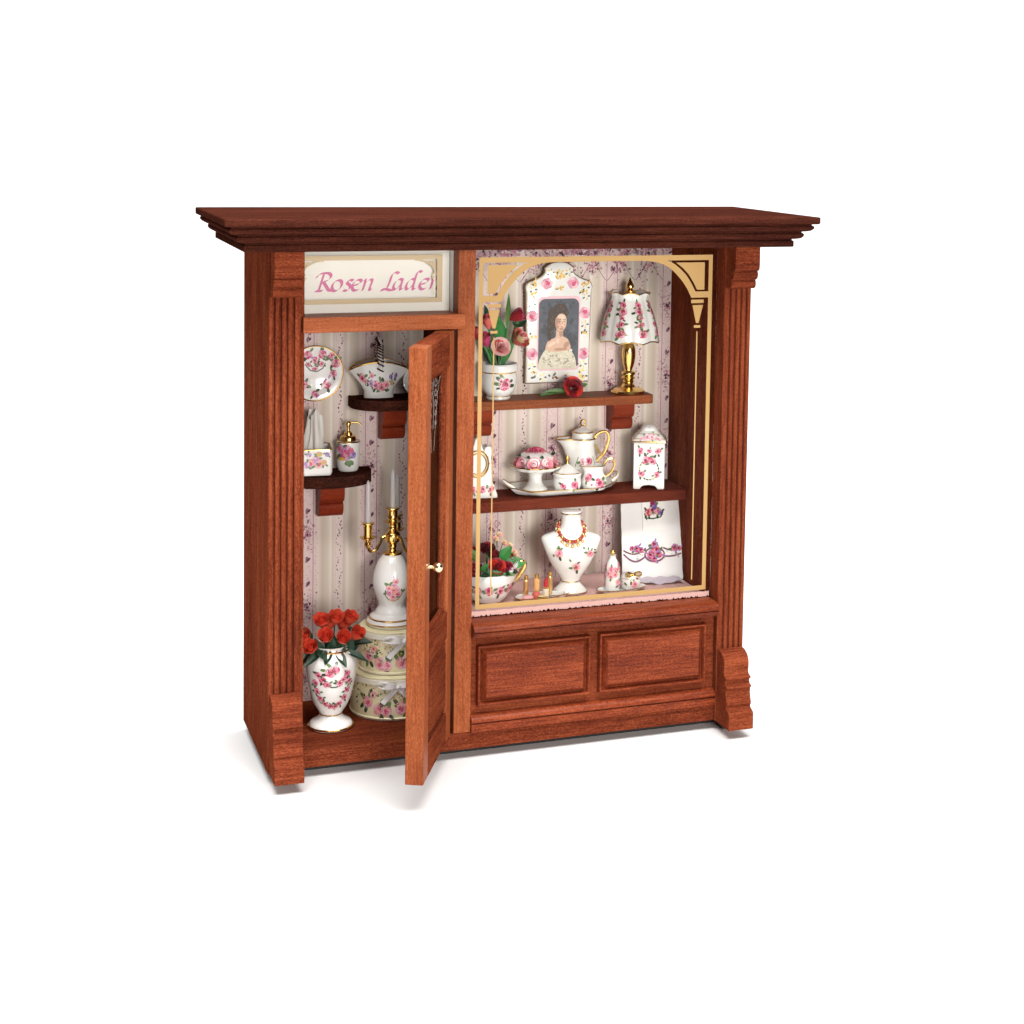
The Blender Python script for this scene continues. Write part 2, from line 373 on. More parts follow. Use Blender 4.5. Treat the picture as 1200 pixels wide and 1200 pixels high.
# ------------------------------------------------------------------ the cabinet
W, D, H = 21.785, 6.724, 22.0
cab = thing("display_cabinet", "miniature mahogany shop front display cabinet with cornice, gold-lined window and open door", "display cabinet")
PW = 1.334
yb = .82
for sx in (0, 1):
    X = lambda x: (W - x) if sx else x
    q = MB(); q.box(min(X(0), X(1.30)), max(X(0), X(1.30)), yb, D, 0, H, "mahogany_z"); q.build("side_panel", cab, bevel=.03)
    # fluted pilaster: section in x-y extruded in z
    n = 5; pit = PW / n; sec = [(0, yb - .003)]
    for k in range(n):
        x0 = k * pit
        sec += [(x0 + .004, .03), (x0 + .035, .0), (x0 + pit - .115, .0), (x0 + pit - .09, .03), (x0 + pit - .075, .15)]
        if k < n - 1: sec += [(x0 + pit - .02, .15)]
    sec = [p for p in sec[:-1]]
    sec += [(PW, .03), (PW, yb - .003)]
    sec[-3] = (PW - .03, 0)
    q = MB(); q.prism([(X(a), b_) for a, b_ in sec], lambda a, b_, z: (a, b_, z), 0, H - .002, "mahogany_z"); q.build("pilaster", cab, bevel=.012, seg=1)
    # capital
    cp = [(0.0, 20.05), (-.42, 20.05), (-.56, 20.12), (-.62, 20.25), (-.6, 20.38), (-.55, 20.44), (-.62, 20.47), (-.76, 20.54), (-.82, 20.68), (-.8, 20.8), (-.74, 20.86),
          (-.85, 20.88), (-.95, 20.95), (-.98, 21.1), (-.98, 21.985), (0, 21.985)]
    q = MB(); q.prism(cp, lambda y, z, x: (X(x), y - .002, z), .07, PW - .06, "foot_mahogany"); q.build("pilaster_capital", cab, bevel=.02)
    # scrolled foot
    fp = cr_([(0, 3.4), (-.3, 3.38), (-.6, 3.25), (-.78, 3.0), (-.79, 2.7), (-.76, 2.54), (-.82, 2.4), (-1.03, 2.31)], 4) + cr_([(-1.04, 2.25), (-.91, 2.17), (-.9, 2.07), (-.95, 1.98), (-1.12, 1.92)], 4) + cr_([(-1.12, 1.86), (-1.01, 1.77), (-1.0, 1.55), (-1.07, 1.32), (-1.13, 1.18), (-1.12, 1.08), (-1.06, .99), (-1.1, .9), (-1.3, .81), (-1.4, .74)], 4) + [(-1.4, .68), (-1.4, 0), (0, 0)]
    q = MB(); q.prism(fp, lambda y, z, x: (X(x), y - .002, z), .06, PW - .05, "foot_mahogany"); q.build("scrolled_foot", cab, bevel=.015)
    q = MB(); q.box(min(X(.5), X(.95)), max(X(.5), X(.95)), .1, .7, -GAP + .002, 0, "felt_pad_and_shade"); q.build("foot_pad", cab)
q = MB(); q.box(.45, W - .45, 1.05, D - .3, -GAP + .002, 0, "felt_pad_and_shade"); q.build("shadow_plinth", cab)  # near-black plinth added so a dark shadow band shows under the base
# cornice with mitred mouldings
pf = [(1.20, 22.0), (1.26, 22.02), (1.26, 22.25), (1.24, 22.28), (1.19, 22.30), (1.19, 22.35), (1.36, 22.37), (1.50, 22.41), (1.58, 22.49), (1.60, 22.56), (1.585, 22.61), (1.54, 22.64), (1.51, 22.655), (1.51, 22.70), (1.68, 22.72), (1.82, 22.76), (1.91, 22.84),
      (1.93, 22.91), (1.915, 22.96), (1.87, 22.985), (1.84, 23.0), (1.84, 23.04), (2.03, 23.055), (2.10, 23.08), (2.12, 23.12), (2.12, 23.33), (2.09, 23.371)]
q = MB(); q.rings([[(-o, D, z), (-o, -(o + .36), z), (W + o, -(o + .36), z), (W + o, D, z)] for o, z in pf], "dark_mahogany_x"); q.build("cornice", cab, bevel=.012, seg=1)
# carcass
q = MB(); q.box(1.302, W - 1.302, .155, 6.5, 0, .75, "mahogany_x"); q.build("base_board", cab, bevel=.03)
q = MB(); q.box(1.302, W - 1.302, 6.32, D - .01, .752, H, "mahogany_z"); q.build("back_board", cab)
q = MB(); q.box(8.05, 8.82, .16, .95, .752, H, "light_mahogany_z"); q.build("center_post", cab, bevel=.03)
q = MB(); q.box(8.12, 8.74, .953, 6.27, .752, H, "dark_mahogany_z"); q.build("partition", cab)
q = MB(); q.box(1.336, 1.52, .3, .8, .752, H, "mahogany_z"); q.build("door_jamb", cab, bevel=.02)
q = MB(); q.box(1.40, 8.30, -.13, .158, 18.52, 19.16, "light_mahogany_x"); q.box(1.525, 8.048, .16, 1.5, 18.53, 19.15, "light_mahogany_x"); q.build("transom_bar", cab, bevel=.025)

# wallpaper: one sheet with its printed pattern
q = MB(); q.box(1.304, W - 1.304, 6.285, 6.318, .753, H, "wallpaper_ground")
ws = psurf((0, 6.285, 0), (1, 0, 0), (0, 0, 1), (0, -1, 0))
rw = random.Random(3)
def speck(u, v, a, b_, r, m, n=6): q.blob(ws, u, v, a, b_, r, m, n, .3, .004)
for k in range(-1, 7):
    xd = X0 + k * PER                               # dotted vine stripe
    if 1.4 < xd < 20.4:
        z = .9
        while z < 21.2:
            sx = .085 * sin(z * 5.2) + rw.uniform(-.05, .05)
            q.leaf(ws, xd + sx, z, rw.uniform(.08, .16), rw.uniform(.04, .075), rw.uniform(.4, 2.7), rw.choice(["print_plum", "print_purple", "print_purple", "print_green"]), .004)
            if rw.random() < .5: speck(xd - sx * 1.3, z + .07, .02, .028, 0, "print_mauve", 5)
            z += rw.uniform(.1, .19)
        for s_ in (-.17, .17): q.stroke(ws, [(xd + s_, .8), (xd + s_, 21.3)], .012, "print_pale", .003)
    xs = X0 + (k + .5) * PER                        # floral stripe between two fine lines
    if 1.4 < xs < 20.4:
        for s_ in (-.27, .27):
            q.stroke(ws, [(xs + s_, .8), (xs + s_, 21.3)], .026, "print_purple", .003)
            z = .9
            while z < 21.3:
                speck(xs + s_ * 1.55 + rw.uniform(-.07, .07), z, rw.uniform(.02, .05), rw.uniform(.02, .045), rw.random() * 3, rw.choice(["print_pale", "print_mauve", "print_pale"]), 5); z += rw.uniform(.09, .2)
        z = 1.4 + (k % 2) * .35; j = 0
        while z < 21.2:
            if j % 3 == 0:
                for _ in range(80):
                    speck(xs + rw.gauss(0, .19), z + rw.gauss(0, .4), rw.uniform(.025, .065), rw.uniform(.025, .055), rw.random() * 3, rw.choice(["print_mauve", "print_pale", "print_purple", "print_rose", "print_mauve"]), 5)
                for _ in range(9): speck(xs + rw.gauss(0, .07), z + rw.gauss(0, .09), .07, .05, rw.random() * 3, rw.choice(["print_rose", "print_purple", "print_plum"]), 6)
                speck(xs, z, .06, .055, 0, "print_plum", 6)
            else:
                q.leaf(ws, xs - .03, z - .17, .3, .15, 1.35 + rw.uniform(-.3, .3), "print_purple", .004)
                q.leaf(ws, xs + .02, z - .1, .2, .1, 1.0, "print_plum", .004)
                for _ in range(9): speck(xs + rw.gauss(0, .13), z + rw.gauss(0, .25), .025, .025, 0, rw.choice(["print_mauve", "print_pale"]), 5)
            z += 1.12; j += 1
            for _ in range(18): speck(xs + rw.uniform(-.24, .24), z - .56 + rw.uniform(-.4, .4), .022, .03, 0, rw.choice(["print_pale", "print_mauve"]), 5)
# printed border under the ceiling with hanging bunches
q.poly(ws, [(8.8, 21.28), (W - 1.31, 21.28), (W - 1.31, 21.99), (8.8, 21.99)], "print_mauve", -.003)
for _ in range(1500):
    speck(rw.uniform(8.9, W - 1.4), rw.uniform(21.12, 21.97), rw.uniform(.06, .14), rw.uniform(.04, .1), rw.random() * 3, rw.choice(["print_pale", "print_purple", "print_mauve", "print_rose", "print_pale", "wallpaper_ground", "print_plum"]), 6)
for k in range(0, 9):
    xb = X0 + (k + 5) * PER / 2 - 1.0
    if not 9.2 < xb < 20.1: continue
    dz = -.1 if k % 2 else .05
    for _ in range(110):
        speck(xb + rw.gauss(0, .25), 20.85 + dz + rw.gauss(0, .3) * (1 if rw.random() < .7 else 1.6), rw.uniform(.04, .09), rw.uniform(.03, .07), rw.random() * 3, rw.choice(["print_rose", "print_purple", "print_mauve", "print_rose", "print_pale", "print_plum"]), 6)
    for s_ in (-1, 1):
        q.stroke(ws, [(xb + s_ * (.2 + .5 * t), 20.6 - .75 * t - .25 * t * (1 - t)) for t in [i / 8 for i in range(9)]], .028, "print_purple", .005)
q.build("wallpaper", cab)

# sign box over the door
q = MB(); q.box(1.525, 8.0, 1.42, 1.5, 19.155, H - .01, "sign_card")
ss = psurf((0, 1.42, 0), (1, 0, 0), (0, 0, 1), (0, -1, 0))
def pen(pts, x, z, sc_, wd=.155):
    P = [(x + (a * 1.2 + .2 * b_) * sc_, z + b_ * sc_) for a, b_ in cr_([(a, b_) for a, b_ in pts], 6)] if len(pts) > 2 else [(x + (a * 1.2 + .2 * b_) * sc_, z + b_ * sc_) for a, b_ in pts]
    nx, nz = cos(.65) * wd / 2, sin(.65) * wd / 2
    for (a, b_), (c, d) in zip(P, P[1:]):
        q.poly(ss, [(a - nx, b_ - nz), (a + nx, b_ + nz), (c + nx, d + nz), (c - nx, d - nz)], "letter_pink", .003)
GL = {
 'R': [[(-.12, 1.2), (0, 1.5), (.3, 1.62), (.75, 1.6), (.95, 1.32), (.8, 1.0), (.38, .82)], [(.38, 1.58), (.3, .8), (.22, .05)], [(-.02, .02), (.5, .02)], [(.45, .84), (.75, .4), (1.0, .08), (1.28, .04)]],
 'o': [[(.5, 1.0), (.15, .85), (.02, .4), (.2, .02), (.5, .05), (.72, .4), (.68, .82), (.45, 1.0)]],
 's': [[(.6, .9), (.4, 1.0), (.18, .88), (.22, .66), (.42, .48), (.46, .2), (.24, .0), (.0, .08)]],
 'e': [[(.12, .48), (.5, .58), (.68, .82), (.5, 1.0), (.2, .86), (.04, .45), (.2, .05), (.5, .04), (.68, .2)]],
 'n': [[(.0, .88), (.14, 1.0), (.14, .5), (.08, .0)], [(.12, .55), (.38, .92), (.6, 1.0), (.68, .8), (.6, .2), (.68, .02), (.85, .15)]],
 'L': [[(1.0, 1.5), (.75, 1.62), (.5, 1.4), (.42, .8), (.3, .2), (.08, .02), (-.12, -.02)], [(-.12, .06), (.2, .1), (.6, -.02), (1.0, .06)]],
 'a': [[(.62, .9), (.4, 1.0), (.12, .75), (.02, .3), (.14, .02), (.36, .15), (.6, .6)], [(.64, .98), (.58, .3), (.62, .02), (.84, .14)]],
 'd': [[(.6, .9), (.4, 1.0), (.12, .75), (.02, .3), (.14, .02), (.36, .15), (.58, .6)], [(1.05, 1.6), (.78, 1.68), (.66, 1.4), (.58, .4), (.62, .02), (.84, .12)]],
}
px = lambda u: 2.19 + (u - 370) * .0369
for ch, u in zip("RosenLaden", (372, 389.5, 404, 412.5, 425, 450, 461.5, 476.5, 492, 505)):
    for st in GL[ch]: pen(st, px(u) - .08, 20.09, .47)
q.build("sign_board", cab)
q = MB(); q.box(8.02, 8.048, .96, 1.415, 19.155, H - .01, "card_white"); q.build("sign_return", cab)
sg = MB(); sg.box(1.525, 8.018, 1.25, 1.27, 19.155, H - .012, "clear_glass"); sg = sg.build("sign_glass", cab)
q = MB(); gs = psurf((0, 1.25, 0), (1, 0, 0), (0, 0, 1), (0, -1, 0))
def bar(q, s_, x0, x1, z0, z1, mat): q.poly(s_, [(x0, z0), (x1, z0), (x1, z1), (x0, z1)], mat, .004)
gx0, gx1, gz0, gz1 = 1.53, 7.64, 19.55, 21.60
bar(q, gs, gx0, gx1, gz1 - .2, gz1, "tan_print"); bar(q, gs, gx0, gx1, gz0, gz0 + .2, "tan_print"); bar(q, gs, gx1 - .24, gx1, gz0 + .2, gz1 - .2, "tan_print")
for (cx, sg_) in ((gx1 - .24, -1), (gx0 + .0, 1)):
    arc = [(cx + sg_ * (.98 - .90 * sin(t)), gz1 - .2 - .62 * (1 - cos(t))) for t in [PI / 2 * k / 10 for k in range(11)]]
    q.stroke(gs, arc, .075, "tan_print", .004)
    q.poly(gs, [(cx + sg_ * .07, gz1 - .27), (cx + sg_ * .42, gz1 - .27), (cx + sg_ * .2, gz1 - .42), (cx + sg_ * .07, gz1 - .64)], "tan_print", .004)
    bar(q, gs, min(cx, cx + sg_ * .2), max(cx, cx + sg_ * .2), gz1 - .84, gz1 - .77, "tan_print")
    q.poly(gs, [(cx + sg_ * .05, gz1 - .9), (cx + sg_ * .25, gz1 - .9), (cx + sg_ * .16, gz1 - 1.12)], "pale_print", .004)
    bar(q, gs, cx + sg_ * .15 - .01, cx + sg_ * .15 + .01, gz0 + .3, gz1 - 1.16, "pale_print")
q.build("gold_border", sg)

# window pane with its printed gold border
pane = MB(); pane.box(8.83, W - PW - .004, .85, .872, 5.57, H - .012, "clear_glass"); pane = pane.build("window_pane", cab)
q = MB(); gs = psurf((0, .85, 0), (1, 0, 0), (0, 0, 1), (0, -1, 0)); A, B_, C_, E_ = 9.17, 20.21, 5.98, 21.49
gm = "gold_print"
bar(q, gs, A, B_, E_ - .24, E_, gm); bar(q, gs, A, B_, C_, C_ + .21, gm); bar(q, gs, A, A + .18, C_ + .21, E_ - .24, gm); bar(q, gs, B_ - .19, B_, C_ + .21, E_ - .24, gm)
for cx, s_ in ((B_ - .19, -1), (A + .18, 1)):
    X = lambda d: cx + s_ * d                     # d = distance inward from the border
    o1 = [(2.2, 21.25), (1.95, 21.22), (1.6, 21.02), (1.15, 20.62), (.85, 20.2), (.64, 19.82), (.0, 19.82)]
    o2 = [(.0, 19.54), (.84, 19.54), (1.05, 19.95), (1.38, 20.4), (1.85, 20.85), (2.3, 21.1), (2.85, 21.22), (3.4, 21.25)]
    oa, ob = cr_(o1[:-1], 5), cr_(o2[1:], 5)
    n = min(len(oa), len(ob)); ob2 = ob[::-1]
    oa = [oa[int(i * (len(oa) - 1) / 24)] for i in range(25)]; ob2 = [ob2[int(i * (len(ob2) - 1) / 24)] for i in range(25)]
    o = q.off(.004); vs = []
    for (a, b_), (c, d) in zip(oa, ob2): vs += [gs(X(a), b_, o), gs(X(c), d, o)]
    q.add(vs, [(2 * i, 2 * i + 1, 2 * i + 3, 2 * i + 2) for i in range(24)], gm)
    q.poly(gs, [(X(.0), 19.54), (X(.85), 19.54), (X(.64), 19.82), (X(.0), 19.82)], gm, .005)
    tri = [(.2, 21.15), (.2, 19.9), (.56, 19.9), (.75, 20.25), (1.0, 20.62), (1.3, 20.92), (1.62, 21.15)]
    q.poly(gs, [(X(a), b_) for a, b_ in tri], gm, .004)
    x0, x1 = sorted((X(.22), X(.84))); bar(q, gs, x0, x1, 19.29, 19.45, gm)
    q.poly(gs, [(X(.25), 19.2), (X(.77), 19.2), (X(.58), 18.38), (X(.45), 18.38)], gm, .004)
    x0, x1 = sorted((X(.36), X(.68))); bar(q, gs, x0, x1, 18.16, 18.28, gm)
    bar(q, gs, X(.52) - .028, X(.52) + .028, 6.5, 18.0, gm)
q.build("gold_border", pane)

# parapet under the window
q = MB(); q.box(8.822, W - PW - .003, .36, 1.6, .752, 5.1, "mahogany_x"); q.build("parapet_board", cab)
def mould(name, prof, x0, x1, mat="satin_mahogany"):
    q = MB(); q.prism(prof, lambda y, z, x: (x, y, z), x0, x1, mat); return q.build(name, cab, bevel=.012)
mould("base_moulding", [(.357, .753), (.02, .753), (.02, 1.1), (.12, 1.12), (.12, 1.15), (.0, 1.17), (-.03, 1.22), (.0, 1.3), (.09, 1.39), (.2, 1.46), (.3, 1.5), (.357, 1.51)], 8.824, W - PW - .006)
mould("window_sill", [(.358, 4.93), (.02, 4.93), (.0, 4.99), (-.02, 5.05), (-.24, 5.05), (-.26, 5.08), (-.26, 5.23), (-.19, 5.245), (-.19, 5.27), (-.32, 5.285), (-.35, 5.33), (-.34, 5.41), (-.27, 5.5), (-.15, 5.57), (.0, 5.61), (.845, 5.62), (.845, 5.56), (.358, 5.56)], 8.80, 20.40)
for x0, x1, z0, z1 in ((9.1, 14.33, 1.88, 4.57), (14.76, 19.95, 1.9, 4.6)):
    q = MB(); st = [(0, .357), (0, .10), (.025, .05), (.085, .05), (.115, .10), (.15, .27), (.18, .28), (.35, .02), (.38, -.01), (.40, -.01)]
    q.rings([[(x0 + i, y, z0 + i), (x1 - i, y, z0 + i), (x1 - i, y, z1 - i), (x0 + i, y, z1 - i)] for i, y in st], "satin_mahogany", False, True); q.build("raised_panel", cab, bevel=.012, seg=1)
q = MB(); q.box(8.824, W - PW - .01, 1.6, 6.28, 5.1, 5.55, "mahogany_x"); q.box(8.824, W - PW - .01, .36, 1.598, 5.103, 5.552, "mahogany_x"); q.build("window_floor", cab)

# shelves with corbels (parts of the cabinet)
def corbel_mb(x, y1, ztop, wd=1.08, sc_=1.0):
    q = MB(); pr = [(0, 0), (1.0, 0), (1.02, -.2), (1.02, -.42), (.98, -.58), (.9, -.7), (.78, -.77), (.68, -.79), (.68, -.82), (.76, -.86), (.8, -.95), (.79, -1.1), (.72, -1.26), (.58, -1.37), (.4, -1.41), (.0, -1.42)]
    q.prism([(y1 - a * sc_, ztop + b_ * sc_) for a, b_ in pr], lambda y, z, xx: (xx, y, z), x, x + wd, "oiled_mahogany"); return q
def shelf(outline, z1, th, mat):
    q = MB(); q.prism(outline, lambda x, y, z: (x, y, z), z1 - th, z1, mat); return q.build("shelf", cab, bevel=.03)
def dshape(x0, x1, depth, y1=6.28):
    pts = [(x1, y1), (x1, y1 - .35)]; cx = (x0 + x1) / 2; hw = (x1 - x0) / 2
    pts += [(cx + hw * cos(t), y1 - .35 - (depth - .35) * sin(t) ** .8) for t in [PI * k / 20 for k in range(1, 20)]]
    return pts + [(x0, y1 - .35), (x0, y1)]
s1 = shelf([(8.76, 6.28), (8.76, 4.55), (18.85, 4.55), (18.97, 4.67), (18.97, 6.28)], 14.52, .42, "light_mahogany_x")
corbel_mb(10.15, 6.278, 14.098).build("corbel", s1, bevel=.02); corbel_mb(17.2, 6.278, 14.098).build("corbel", s1, bevel=.02)
s2 = shelf([(8.76, 6.28), (8.76, 3.8), (20.44, 3.8), (20.44, 6.28)], 10.02, .5, "red_mahogany_x")
s3 = shelf(dshape(4.62, 9.0 - .9, 1.95), 14.8, .49, "walnut"); corbel_mb(6.02, 6.278, 14.308, 1.08, 1.08).build("corbel", s3, bevel=.02)
s4 = shelf(dshape(1.7, 5.58, 2.1), 11.5, .52, "walnut"); corbel_mb(3.17, 6.278, 10.978, 1.1, 1.12).build("corbel", s4, bevel=.02)

# open door: local x = from hinge to free edge, y = outward, z = up
TH = 1.115; DW, DT, DZ0, DZ1 = 5.72, .75, .79, 18.47
dm = Matrix.Translation(Vector((7.86, .0, 0)) * S) @ Matrix.Rotation(TH + PI, 4, 'Z')
q = MB(); ST = .92
q.box(0, ST, -DT, 0, DZ0, DZ1, "light_mahogany_z"); q.box(DW - ST, DW, -DT, 0, DZ0, DZ1, "light_mahogany_z")
q.box(ST + .001, DW - ST - .001, -DT + .002, -.002, DZ0 + .002, 2.1, "mahogany_x"); q.box(ST + .001, DW - ST - .001, -DT + .002, -.002, 17.05, DZ1 - .002, "mahogany_x"); q.box(ST + .001, DW - ST - .001, -DT + .002, -.002, 5.35, 6.55, "mahogany_x")
door = q.build("door", cab, mtx=dm, bevel=.05, seg=3)
q = MB()
for a, b_, c, d in ((ST + .002, ST + .14, 6.552, 17.048), (DW - ST - .14, DW - ST - .002, 6.552, 17.048)): q.box(a, b_, -.5, -.14, c, d, "mahogany_z")
q.box(ST + .142, DW - ST - .142, -.5, -.14, 6.552, 6.69, "mahogany_x"); q.box(ST + .142, DW - ST - .142, -.5, -.14, 16.91, 17.048, "mahogany_x")
q.build("glazing_bead", door, bevel=.03)
q = MB(); q.box(ST + .143, DW - ST - .143, -.34, -.32, 6.693, 16.907, "clear_glass")
es = psurf((0, -.32, 0), (1, 0, 0), (0, 0, 1), (0, 1, 0)); cx = DW / 2
for s_ in (-1, 1):
    for k in range(5):
        zc = 16.6 - k * .42; r0 = .42 - .04 * k
        q.stroke(es, [(cx + s_ * (.5 + (r0 - .035 * t) * cos(t * .8)), zc - (r0 - .035 * t) * .5 * sin(t * .8)) for t in range(0, 10)], .11, "etched_glass", .004)
    q.stroke(es, [(cx + s_ * (1.5 - .18 * t), 16.7 - .06 * t * t) for t in range(8)], .12, "etched_glass", .004)
q.stroke(es, [(cx, 16.8), (cx + .1, 16.2), (cx - .1, 15.6), (cx, 14.7)], .16, "etched_glass", .004)
q.build("glass_pane", door)
q = MB(); x0, x1, z0, z1 = ST + .002, DW - ST - .002, 2.102, 5.348
q.box(x0, x1, -.55, -.25, z0, z1, "mahogany_x")
st = [(.1, -.252), (.1, -.1), (.16, -.06), (.22, -.06), (.25, -.1), (.3, -.1), (.5, .04), (.55, .04)]
q.rings([[(x0 + i, y, z0 + i), (x1 - i, y, z0 + i), (x1 - i, y, z1 - i), (x0 + i, y, z1 - i)] for i, y in st], "mahogany_x", False, True); q.build("raised_panel", door)
q = MB(); kz = 9.6; kp = [(.2, 0), (.2, .06), (.09, .1), (.08, .26), (.14, .3), (.23, .38), (.27, .5), (.25, .62), (.15, .72), (.0, .75)]
q.rings([[(DW - .45 + .8 * r * cos(2 * PI * i / 20), y * .85, kz + .8 * r * sin(2 * PI * i / 20)) for i in range(20)] for r, y in [(max(a, .005), b_) for a, b_ in kp]], "pale_brass"); q.build("knob", door)

# ================================================================== things on the left side
# wall plate
t = thing("wall_plate", "round porcelain wall plate with rose heart garland, hung beside the door opening", "plate", (3.08, 6.27, 15.9))
q = MB(); prof = [(0, -.1), (.75, -.1), (.9, -.16), (1.2, -.27), (1.25, -.26), (1.25, -.23), (.9, -.08), (.75, -.01), (0, -.01)]
ring = lambda r, y, n=56: [(r * sin(2 * PI * i / n), y, r * cos(2 * PI * i / n)) for i in range(n)]
q.rings([ring(max(r, .005), y) for r, y in prof], "porcelain")
def plsurf(u, v, o):
    r = math.hypot(u, v); y = -.1 - max(0, min(1, (r - .72) / .5)) * .17
    return (u, y - o, v)
heart = [(0, .55), (.28, .78), (.62, .72), (.8, .4), (.72, -.05), (.45, -.5), (.0, -.88), (-.45, -.5), (-.72, -.05), (-.8, .4), (-.62, .72), (-.28, .78)]
for i, (a, b_) in enumerate(heart):
    for k in range(3): q.leaf(plsurf, a, b_, .26, .12, rnd.random() * 6.28, rnd.choice(["leaf_paint", "leaf_dark", "lilac"]))
    q.rose(plsurf, a * 1.16, b_ * 1.08, .14 + .04 * (i % 2), ROSY, 2)
for a, b_ in ((-.3, .5), (0, .28), (.3, .5)): q.rose(plsurf, a, b_ - .1, .11, ROSY, 2)
q.stroke(plsurf, [(-.45, .4), (-.2, .12), (.1, .06), (.35, .2), (.48, .42)], .05, "leaf_dark")
q.build("dish", t); q = MB(); q.tube([(1.24 * sin(2 * PI * i / 56), -.265, 1.24 * cos(2 * PI * i / 56)) for i in range(56)], .03, "gilding", 6, True); q.build("gilt_rim", t)

# basket
t = thing("porcelain_basket", "white porcelain flower basket with gilt rim and twisted handle on the upper corner shelf", "basket", (5.86, 5.5, 14.8), -.12)
q = MB(); rs = []
def bas(f, n=48):
    out = []
    for i in range(n):
        a = 2 * PI * i / n; x, y = sin(a), -cos(a)
        rx = .66 + .70 * f ** 1.4; ry = .34 + .26 * f
        z = 1.0 * f + f * f * (.42 * abs(y) ** 1.5 - .02)
        out.append((rx * x, ry * y, z))
    return out
lv = [bas(k / 10) for k in range(11)]
base = [[(x * 1.0, y * 1.0, z) for x, y, z in bas(0)]]
foot = [[(x * 1.03, y * 1.03, 0) for x, y, z in bas(0)], [(x * 1.0, y * 1.0, .22) for x, y, z in bas(0)]]
up_ = lambda r: [(x, y, z + .25) for x, y, z in r]
q.rings(foot + [up_(r) for r in lv[1:]], "porcelain", True, False)
inner = [[(x * .94, y * .92, z + .28) for x, y, z in r] for r in lv[2:]]
q.rings(inner[::-1], "porcelain", False, True)
def bsurf(u, v, o):
    f = max(.02, min(1, (v - .25) / 1.15)); a = u / (.66 + .7 * f)
    rx = .66 + .70 * f ** 1.4 + o; ry = .34 + .26 * f + o
    y = -cos(a); return (rx * sin(a), ry * y, .25 + 1.0 * f + f * f * (.42 * abs(y) ** 1.5 - .02))
for u, v, r, pal in ((-.2, .62, .17, ROSY), (.08, .55, .2, ROSY), (.3, .62, .17, PALE), (-.42, .7, .14, ("violet", "lilac", "lilac", "rose_light")), (-.95, .95, .17, ROSY), (-.75, .8, .1, PALE),
                     (.55, .95, .09, ("violet", "lilac", "lilac", "violet")), (.85, 1.0, .1, ("violet", "violet", "lilac", "lilac")), (-.4, 1.0, .1, PALE), (.65, .7, .1, ("ochre", "ochre", "peach", "ochre"))): q.rose(bsurf, u, v, r, pal, 3)
q.build("bowl", t)
q = MB(); q.tube([(x * .985, y * .98, z + .26) for x, y, z in lv[-1]], .042, "gilding", 6, True); q.build("gilt_rim", t)
q = MB(); hp = [(.02 * sin(k * 1.1), -.62 * cos(PI * k / 26), 1.32 + 1.32 * max(0, sin(PI * k / 26)) ** .8) for k in range(27)]
q.tube(hp, .115, "porcelain", 8)
for k in range(0, 26):
    p = Vector(hp[k]); a = k * 2.2
    q.tube([(p.x - .14, p.y - .03, p.z + .08), (p.x, p.y - .13, p.z), (p.x + .14, p.y - .03, p.z - .07)], .036, "gilding" if k % 2 == 0 else "ink", 5)
q.build("handle", t)

# dish half hidden by the door
t = thing("small_dish", "small round white dish standing beside the flower basket, half hidden by the open door", "dish", (7.70, 5.2, 15.52), -.35)
q = MB(); q.rings([[(x, y, z) for x, y, z in ring(max(r, .005), yy, 36)] for r, yy in [(0, .0), (.5, .0), (.68, -.12), (.73, -.11), (.74, -.06), (.55, .1), (0, .1)]], "porcelain")
q.build("dish_body", t)
q = MB(); q.tube([(.73 * sin(2 * PI * i / 36), -.1, .73 * cos(2 * PI * i / 36)) for i in range(36)], .025, "porcelain", 6, True); q.build("rim", t)

# square tissue holder
t = thing("tissue_box", "square white porcelain box of white tissue on the lower corner shelf", "tissue box", (2.95, 5.15, 11.5), -.12)
def rsq(h, r, z, n=8, sx=1, sy=1):
    out = []
    for cx, cy, a0 in ((1, 1, 0), (-1, 1, 1), (-1, -1, 2), (1, -1, 3)):
        for k in range(n + 1):
            a = (a0 + k / n) * PI / 2; out.append((sx * (cx * (h - r) + r * cos(a)), sy * (cy * (h - r) + r * sin(a)), z))
    return out
q = MB(); wv = lambda L_: [(x, y, z + .03 * sin(9 * math.atan2(y, x))) for x, y, z in L_]
q.rings([rsq(.5, .12, 0), rsq(.64, .16, .05), rsq(.69, .17, .2), rsq(.68, .15, .6), rsq(.68, .13, 1.0), wv(rsq(.66, .12, 1.22))], "porcelain", True, False)
q.rings([wv(rsq(.6, .1, 1.22)), rsq(.6, .1, .6)], "porcelain", False, True)
bs_ = psurf((0, -.7, 0), (1, 0, 0), (0, 0, 1), (0, -1, 0))
for u, v, r, pal in ((-.25, .62, .17, PALE), (.08, .58, .17, PALE), (-.05, .78, .14, ("lilac", "lilac", "rose_light", "rose_pale")), (.3, .65, .12, ("ochre", "peach", "ochre", "peach")), (-.45, .55, .13, ("lilac", "lilac", "rose_light", "lilac")),
                     (.1, 1.02, .11, ("ochre", "ochre", "ochre", "peach")), (-.35, 1.0, .1, ("lilac", "lilac", "rose_light", "lilac")), (.45, 1.0, .09, ("lilac", "violet", "lilac", "lilac"))): q.rose(bs_, u, v, r, pal, 2, ("leaf_paint", "leaf_paint"))
q.build("holder", t)
q = MB(); q.tube(wv(rsq(.655, .12, 1.23)), .028, "gilding", 6, True); q.build("gilt_rim", t)
q = MB()
def tis(u, v):
    a = u * 2 * PI; r = (.42 - .16 * v) * (1 + .3 * sin(3 * a + 2 * v) + .13 * sin(7 * a + 1)); return (r * sin(a) - .05, -r * .7 * cos(a), 1.0 + 1.75 * v * (1 + .12 * sin(2 * a + 1) + .05 * sin(5 * a)))
q.grid(tis, 48, 12, "tissue_cloth"); q.build("tissue", t)

